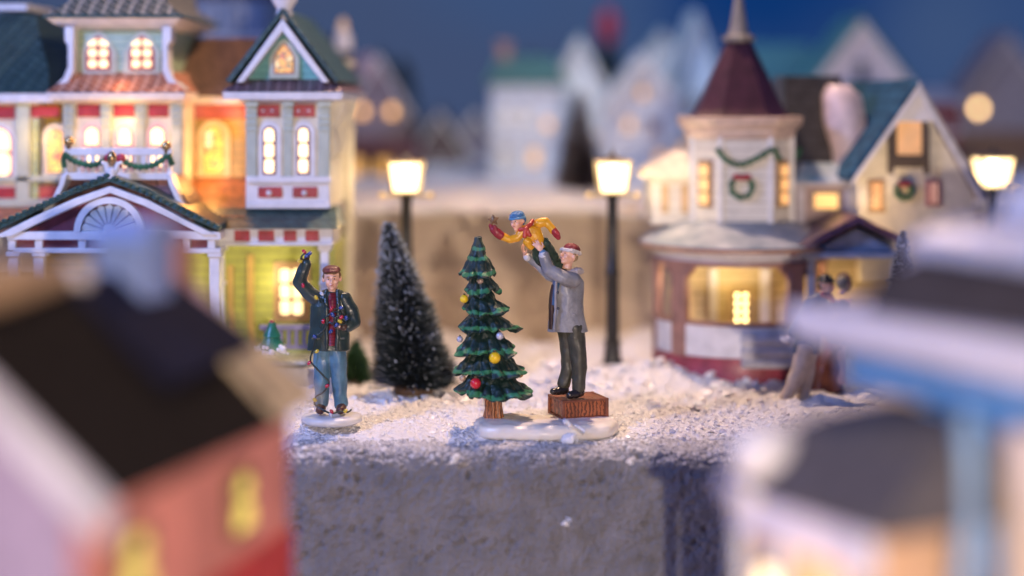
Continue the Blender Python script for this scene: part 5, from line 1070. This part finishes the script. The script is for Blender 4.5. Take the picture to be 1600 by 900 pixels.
m = MB(); LB(m, [(865, 360, 2), (870, 367, 0), (872.5, 371, -1)], [6, 5.6, 4.2]); LB(m, [(868, 364, -4), (873, 367, -6)], [3, 2.4]); fused(m, 'mitten', mit, C_, .007, 1, (.004, 20), local=False)
scf = paint((.52, .05, .03), .45, .25)
m = MB(); LB(m, [(812, 359, -8), (820, 358, -11), (829, 350, -7), (832, 345, 3)], [3.2, 3.6, 3.6, 3.4]); LB(m, [(821, 360, -13), (820, 369, -15)], [3.6, 3.4]); LB(m, [(824, 359, -13), (828, 368, -14)], [3.2, 3.2]); m.ell(Q(822, 358, -13), 4.4*K, 12); fused(m, 'scarf', scf, C_, .0065, 1, (.005, 26), local=False)
m = MB(); hc.ell(m, (0, .16, .50), (.84, .95, .62)); hc.ell(m, (.0, .50, .15), (.82, .60, .80)); fused(m, 'cap', paint((.055, .20, .42), .5, .25, 12, .8, 50), C_, .007, 1, (.006, 30), local=False)
m = MB(); cc = [hc.p(.80*math.cos(a), .12+.90*math.sin(a), .30) for a in [2*PI*i/20 for i in range(21)]]; m.tube(cc, .13*hc.s, 8); fused(m, 'cap_band', paint((.10, .30, .52), .5), C_, .0065, 1, (.005, 34), local=False)
m = MB(); LB(m, [(838, 386, 6), (839, 396, 10), (843, 407, 14)], [8.5, 8, 7]); LB(m, [(851, 380, 6), (860, 393, 12), (868, 405, 20), (875, 417, 26)], [9, 8.5, 7.5, 7]); fused(m, 'trousers', paint((.022, .055, .035), .5, .3, 10, 1.0, 40), C_, .008, 1, (.014, 16), local=False)
m = MB(); LB(m, [(844, 410, 16), (849, 415, 18)], [6, 5]); LB(m, [(877, 419, 26), (882, 424, 26)], [6, 5]); fused(m, 'boot', shoe, C_, .008, 1, local=False)
# star in the child's hand
st = MB(); c = Q(771, 344, -10); R = 10.5*K; out = []
for i in range(10):
    a = PI/2+.12+i*PI/5; r_ = R if i % 2 == 0 else R*.50; out.append(c+Vector((r_*math.cos(a), .0, r_*math.sin(a))))
b0 = len(st.v); st.v += out+[c+Vector((0, -R*.38, 0)), c+Vector((0, R*.38, 0))]
for i in range(10): st.f.append([b0+i, b0+(i+1)%10, b0+10]); st.m.append(0); st.f.append([b0+(i+1)%10, b0+i, b0+11]); st.m.append(0)
tag(st.build('star', paint((.36, .22, .11), .3, .3, metal=.5), None, bevel=.004, smooth=0), "brown gold star in the child's raised red mitten", 'star')

# ---- man with string lights
Am = thing('person', 'man in a dark green jacket and jeans draped in coloured string lights', 'person', Q(518, 641))
ha = Head(Q(518.5, 435, -1), (.06, -1, .0), (-.05, 0, 1), 18.2*K)
m = MB(); ha.body(m, 1.3); rings(m, [(516, 548, 20, 11, 0), (516, 500, 18, 11, 0), (517, 468, 18, 10, 0), (518, 457, 9, 8, 0)])
LB(m, [(497, 466, 0), (469, 442, -4), (479, 410, -8)], [7, 5.5, 4]); LB(m, [(538, 468, 0), (553, 503, -6), (531, 511, -20)], [7, 5.5, 4])
LB(m, [(505, 545, 0), (503, 590, 0), (503, 632, 0)], [9, 7, 5]); LB(m, [(527, 545, 0), (530, 590, 0), (533, 632, 0)], [9, 7, 5])
fused(m, 'body', skin, Am, .0075, 1, (0, 0), local=False); ha.face(Am, brow=(.25, .13, .05))
glv = paint((.075, .040, .030), .38, .3, shade_wash=.4)
m = MB(); hand(m, Q(478.5, 411, -8), (.12, -.1, 1), (.2, -1, .1), 21*K, 1.15, 1, .05); LB(m, [(478.5, 413, -8), (479, 408, -8)], [5.6, 5.6]); fused(m, 'glove', glv, Am, .0066, 1, (.003, 20), local=False)
m = MB(); hand(m, Q(538, 511, -20), (-1, -.15, .12), (.1, -1, .45), 23*K, .75, -1, .05); LB(m, [(543, 510, -16), (537, 511, -20)], [6, 6]); fused(m, 'glove', glv, Am, .0066, 1, (.003, 20), local=False)
jkt = paint((.022, .042, .038), .36, .35, 7, .4, 30, .35, shade_wash=.5)
m = MB(); rings(m, [(513.5, 547, 33, 19, 0), (514, 528, 32, 18, 0), (515.5, 500, 31, 17, 0), (516, 478, 31, 16, 0), (517, 464, 27, 13, 0), (518, 456, 13, 10, 0)])
LB(m, [(495, 466, 0), (482, 456, -2), (468, 440, -4), (473, 425, -6), (478, 413, -8)], [12, 11.5, 10.5, 9.8, 8.6]); LB(m, [(538, 468, 0), (548, 485, -2), (554, 503, -7), (543, 511, -16)], [12.5, 11.5, 10.5, 9]); fused(m, 'jacket', jkt, Am, .009, 1, (.014, 9), local=False)
m = MB(); rings(m, [(518, 540, 6.5, 5, -15.5), (519, 515, 6, 5, -15.5), (519.5, 490, 6.5, 5, -14.5), (519, 468, 7.5, 5, -11.5), (518.5, 457, 8, 8, -4)]); fused(m, 'sweater', paint((.22, .015, .025), .5, .25, pat='siding', ps=30, pcol=(.10, .008, .012)), Am, .007, 1, (.003, 20), local=False)
m = MB(); LB(m, [(509, 458, -8), (509.5, 475, -16), (510.5, 500, -19), (510.5, 545, -19)], [4, 4, 3.2, 3.2]); LB(m, [(528, 458, -8), (529, 475, -16), (527.5, 500, -18.5), (526.5, 545, -19)], [4, 4, 3.2, 3.2]); LB(m, [(505, 457, 2), (510, 455, -7)], [4, 4]); LB(m, [(533, 457, 2), (528, 455, -7)], [4, 4]); fused(m, 'jacket_lapel', jkt, Am, .007, 1, (.006, 20), local=False)
m = MB(); m.box(Q(489, 0).x, Q(503, 0).x, -19.4*K, -17.5*K, Q(0, 528).z, Q(0, 524.5).z); m.box(Q(531, 0).x, Q(541, 0).x, -18*K, -15.5*K, Q(0, 528).z, Q(0, 524.5).z); m.build('pocket_flap', jkt, Am, bevel=.004)
jean = paint((.11, .25, .35), .45, .35, 6, .4, 26, .25, col2=(.05, .12, .19), shade_wash=.5)
m = MB(); LB(m, [(506, 540, 0), (503.5, 565, -1), (502.5, 595, -1), (502.5, 630, 0)], [15.5, 14, 12, 11]); LB(m, [(525, 540, 0), (528, 565, -1), (530, 595, -1), (532.5, 630, 0)], [15.5, 14, 12, 11]); fused(m, 'jeans', jean, Am, .009, 1, (.014, 11), local=False)
bt = paint((.085, .030, .020), .4, .35, shade_wash=.4)
for a in (502, 534): m = MB(); LB(m, [(a, 633, 2), (a-1, 638.5, -9), (a-2, 641, -17)], [8, 8, 6.5]); m.ell(Q(a-1, 642, -8), (8.6*K, 15*K, 3*K), 12); fused(m, 'boot', bt, Am, .008, 1, (.004, 20), local=False)
m = MB(); ha.ell(m, (0, .14, .70), (.80, .90, .42)); ha.ell(m, (0, -.55, .66), (.62, .42, .10)); fused(m, 'cap', paint((.13, .022, .022), .5, .3, 9, .8, 40), Am, .007, 1, (.006, 30), local=False)
m = MB(); ha.ell(m, (0, .30, .18), (.80, .74, .62)); ha.ell(m, (0, -.42, .52), (.62, .38, .15)); ha.ell(m, (.66, .1, .2), (.10, .3, .3)); ha.ell(m, (-.66, .1, .2), (.10, .3, .3)); fused(m, 'hair', paint((.17, .085, .03), .5, .35), Am, .0066, 1, (.010, 30), local=False)
m = MB(); c = Q(518.5, 655, 0); pr = [(.30, -.085), (.335, -.06), (.335, -.02), (.31, .0), (.25, .008), (0, .008)]
m.loft([[(c.x+r*math.cos(a)*(1+.03*math.sin(3*a)), c.y-.02+r*.92*math.sin(a), z+.02) for a in [2*PI*i/48 for i in range(48)]] for r, z in pr]); q = m.build('figurine_base', paint((.70, .69, .68), .38, .10, 5, .5, 14, .3), None, smooth=9); tag(q, 'small round glazed white base under the man with string lights', 'base')
# string of lights
S = thing('string_lights', 'dark wire with coloured bulbs draped over the man in the green jacket', 'string lights', Q(518, 500, -22))
m = MB(); wp = [(485, 398, -14), (476, 396, -16), (470, 404, -16), (472, 418, -15), (466, 436, -14), (475, 447, -14), (487, 460, -15), (498, 464, -17), (506, 474, -20), (516, 484, -23), (530, 482, -23), (537, 492, -24), (526, 496, -25), (520, 506, -26), (514, 504, -23), (505, 516, -22), (494, 527, -22), (490, 543, -20), (485, 562, -18), (491, 572, -17), (506, 588, -15), (514, 598, -14), (506, 612, -14), (494, 620, -14), (492, 632, -16), (506, 641, -24), (518, 646, -27), (532, 643, -26), (543, 644, -25), (549, 640, -20)]
rope(m, [Q(*p) for p in wp], .010, 150, .1)
rope(m, [Q(*p) for p in ((526, 500, -26), (536, 498, -26), (541, 505, -25), (530, 507, -28), (522, 498, -27), (533, 491, -25), (524, 487, -24), (514, 492, -23), (505, 500, -22), (500, 512, -22))], .010, 60, .1); m.build('wire', paint((.015, .03, .03), .35), S, smooth=9)
BC = {'r': (.45, .012, .045), 'b': (.02, .055, .26), 'y': (.62, .46, .03), 'w': (.50, .54, .66)}
bl = [(473.5, 446, 'r', -15), (494, 465, 'y', -17), (503, 459, 'w', -17), (518, 482, 'r', -24), (533, 481, 'b', -24), (520, 492, 'b', -25), (533, 496, 'r', -26), (531, 502, 'y', -29), (541, 497, 'b', -25), (505, 502, 'r', -22), (492, 526, 'b', -22), (495, 549, 'y', -20), (483, 567, 'r', -19), (511, 603, 'r', -16), (492, 625, 'y', -16), (518, 643, 'r', -28), (540, 642, 'y', -27), (517, 518, 'b', -23), (475, 393, 'r', -16), (484, 396, 'b', -17), (468.5, 408, 'y', -16), (479, 400, 'b', -18), (526, 508, 'b', -30), (517, 648, 'w', -28)]
for px, py, c, dy in bl:
    m = MB(); rn = random.Random(px*7+py); R = Matrix.Rotation(rn.uniform(-1.2, 1.2), 3, 'Y'); m.ell(Q(px, py, dy-1), (2.9*K, 2.9*K, 4.1*K), 12, R); m.build('bulb', paint(BC[c], .22, .1, coat=.7), S, smooth=9)

# ---- passers by on the right
Y1 = 1.5
Pm = thing('person', 'man in a bowler hat and navy coat half hidden by the right foreground roof', 'person', Q(1240, 637, 0, Y1))
hp = Head(Q(1291, 446, 0, Y1), (.80, -.60, 0), (.05, 0, 1), 16*K)
m = MB(); hp.body(m, 1.3); rings(m, [(1262, 545, 17, 12, 0), (1270, 500, 16, 11, 0), (1278, 468, 14, 10, 0)], Y1); LB(m, [(1266, 478, -6), (1250, 505, -10), (1234, 527, -12)], [7, 6, 4], Y1)
hand(m, Q(1236, 524, -12, Y1), (-.6, -.1, -.8), (.5, -.5, -.3), 18*K, .5, 1); LB(m, [(1262, 545, 0), (1248, 585, -4), (1228, 622, -4)], [9, 7, 5], Y1); LB(m, [(1268, 545, 4), (1262, 590, 6), (1250, 625, 6)], [9, 7, 5], Y1)
fused(m, 'body', skin, Pm, .010, 1, local=False); hp.face(Pm)
m = MB(); rings(m, [(1258, 552, 21, 14, 0), (1266, 515, 20, 14, 0), (1273, 485, 19, 13, 0), (1279, 466, 15, 11, 0), (1284, 458, 8, 8, 0)], Y1); LB(m, [(1268, 474, -8), (1254, 500, -12), (1239, 520, -13)], [10, 9, 7.5], Y1); LB(m, [(1286, 474, 8), (1294, 500, 6), (1305, 520, 0)], [9, 8, 7], Y1); fused(m, 'coat', paint((.03, .07, .16), .4, .3, shade_wash=.4), Pm, .011, 2, (.012, 9), local=False)
m = MB(); LB(m, [(1286, 462, -8), (1297, 464, -8), (1302, 472, -8)], [5, 5, 4], Y1); fused(m, 'scarf', scf, Pm, .009, 1, local=False)
m = MB(); LB(m, [(1258, 545, -3), (1248, 580, -5), (1237, 605, -5), (1228, 622, -5)], [15, 13, 11, 9.5], Y1); LB(m, [(1266, 545, 5), (1260, 585, 8), (1254, 625, 8)], [14, 12, 10], Y1); fused(m, 'trousers', paint((.50, .40, .32), .5, .25, shade_wash=.4), Pm, .011, 2, (.012, 9), local=False)
m = MB(); LB(m, [(1226, 628, -4), (1216, 633, -8), (1204, 636, -12)], [7.5, 6.5, 5], Y1); fused(m, 'shoe', shoe, Pm, .010, 1, local=False); m = MB(); LB(m, [(1254, 631, 8), (1243, 635, 3), (1234, 637, 0)], [7.5, 6.5, 5], Y1); fused(m, 'shoe', shoe, Pm, .010, 1, local=False)
m = MB(); hp.ell(m, (0, .1, .62), (.78, .88, .62)); hp.ell(m, (0, .05, .46), (1.12, 1.18, .12)); fused(m, 'bowler_hat', paint((.012, .012, .016), .4), Pm, .009, 1, local=False)
m = MB(); hp.ell(m, (0, .42, -.02), (.70, .58, .55)); fused(m, 'hair', paint((.16, .08, .04), .5), Pm, .009, 1, local=False)
m = MB(); c = Q(1232, 640, 0, Y1); m.lathe([(.28, -.08), (.30, -.03), (.27, .02), (0, .03)], 32, (c.x, c.y, c.z-.01)); q = m.build('figurine_base', paint((.66, .64, .64), .4), None, smooth=9); tag(q, 'grey white base under the man in the black bowler hat', 'base')
m = MB(); LB(m, [(1234, 527, -14), (1229, 531, -16), (1222, 529, -17)], [4, 5, 3.5], Y1); q = fused(m, 'newspaper', paint((.7, .7, .75), .5), None, .010, 1, local=True); tag(q, 'small white folded paper in the hand of the man in the bowler hat', 'paper')
Y2 = 1.9
Pw = thing('person', 'woman in a rust coloured skirt beside the man in the bowler hat', 'person', Q(1300, 632, 0, Y2))
hw = Head(Q(1318, 443, 0, Y2), (.75, .6, 0), (0, 0, 1), 15*K)
m = MB(); hw.body(m, 1.3); rings(m, [(1305, 600, 18, 14, 0), (1310, 530, 14, 11, 0), (1316, 470, 14, 10, 0)], Y2); LB(m, [(1302, 482, 0), (1296, 510, -4), (1304, 530, -8)], [7, 6, 4], Y2); hand(m, Q(1304, 530, -8, Y2), (.8, -.3, -.2), (0, -1, 0), 17*K, .5, 1); LB(m, [(1298, 600, 0), (1296, 628, 0)], [7, 5], Y2); LB(m, [(1310, 600, 0), (1312, 628, 0)], [7, 5], Y2)
fused(m, 'body', skin, Pw, .010, 1, local=False); hw.face(Pw)
m = MB(); rings(m, [(1292, 612, 26, 18, 0), (1298, 570, 21, 15, 0), (1308, 525, 13, 11, 0)], Y2); fused(m, 'skirt', paint((.32, .09, .035), .5, .3), Pw, .011, 1, (.016, 9), local=False)
m = MB(); rings(m, [(1308, 535, 16, 12, 0), (1312, 500, 16, 12, 0), (1316, 470, 14, 10, 0)], Y2); LB(m, [(1302, 480, 0), (1296, 508, -4), (1303, 527, -8)], [9, 8, 7], Y2); fused(m, 'jacket', paint((.20, .20, .17), .5, .3), Pw, .011, 1, (.012, 9), local=False)
m = MB(); hw.ell(m, (0, .22, .12), (.78, .78, .86)); fused(m, 'hair', paint((.24, .22, .17), .5), Pw, .009, 1, local=False)
m = MB(); cc = [hw.p(.98*math.cos(a), -.05, .1+1.05*math.sin(a)) for a in [2*PI*i/24 for i in range(25)]]; m.tube(cc, .16*hw.s, 8); m.build('bonnet', paint((.16, .07, .05), .5), Pw, smooth=9)

# ---------------------------------------------------------------- every separate piece of these parts becomes a part of its own
def split_parts(o):
    bm = bmesh.new(); bm.from_mesh(o.data); bm.verts.ensure_lookup_table(); seen = {}; k = 0
    for v in bm.verts:
        if v.index in seen: continue
        st_ = [v]; seen[v.index] = k
        while st_:
            w = st_.pop()
            for e_ in w.link_edges:
                q_ = e_.other_vert(w)
                if q_.index not in seen: seen[q_.index] = k; st_.append(q_)
        k += 1
    if k < 2: bm.free(); return
    base = o.name.split('.')[0]
    for i in range(k):
        b2 = bm.copy(); b2.verts.ensure_lookup_table()
        bmesh.ops.delete(b2, geom=[v for v in b2.verts if seen[v.index] != i], context='VERTS')
        me_ = bpy.data.meshes.new(base); b2.to_mesh(me_); b2.free()
        for mt in o.data.materials: me_.materials.append(mt)
        if i == 0: first = me_
        else:
            c_ = o.copy(); c_.name = base; c_.data = me_; sc.collection.objects.link(c_)
    o.data = first; bm.free()
SPLIT = {'bracket', 'corner_board', 'beam_panel', 'wing_panel', 'red_panel', 'tower_red_panel', 'frieze_panel', 'rosette', 'rake_board', 'flared_trim', 'button', 'pocket_flap', 'eye', 'pupil', 'eyebrow', 'post', 'lapel', 'jacket_lapel', 'porch_trim', 'wall_trim', 'balcony_trim', 'lid'}
for o_i in list(sc.collection.objects):
    if o_i.type == 'MESH' and o_i.name.split('.')[0] in SPLIT and o_i.parent is not None and not o_i.children: split_parts(o_i)
for i_, o_i in enumerate([o for o in sc.collection.objects if o.type == 'MESH' and o.name.split('.')[0] == 'red_panel']): pass
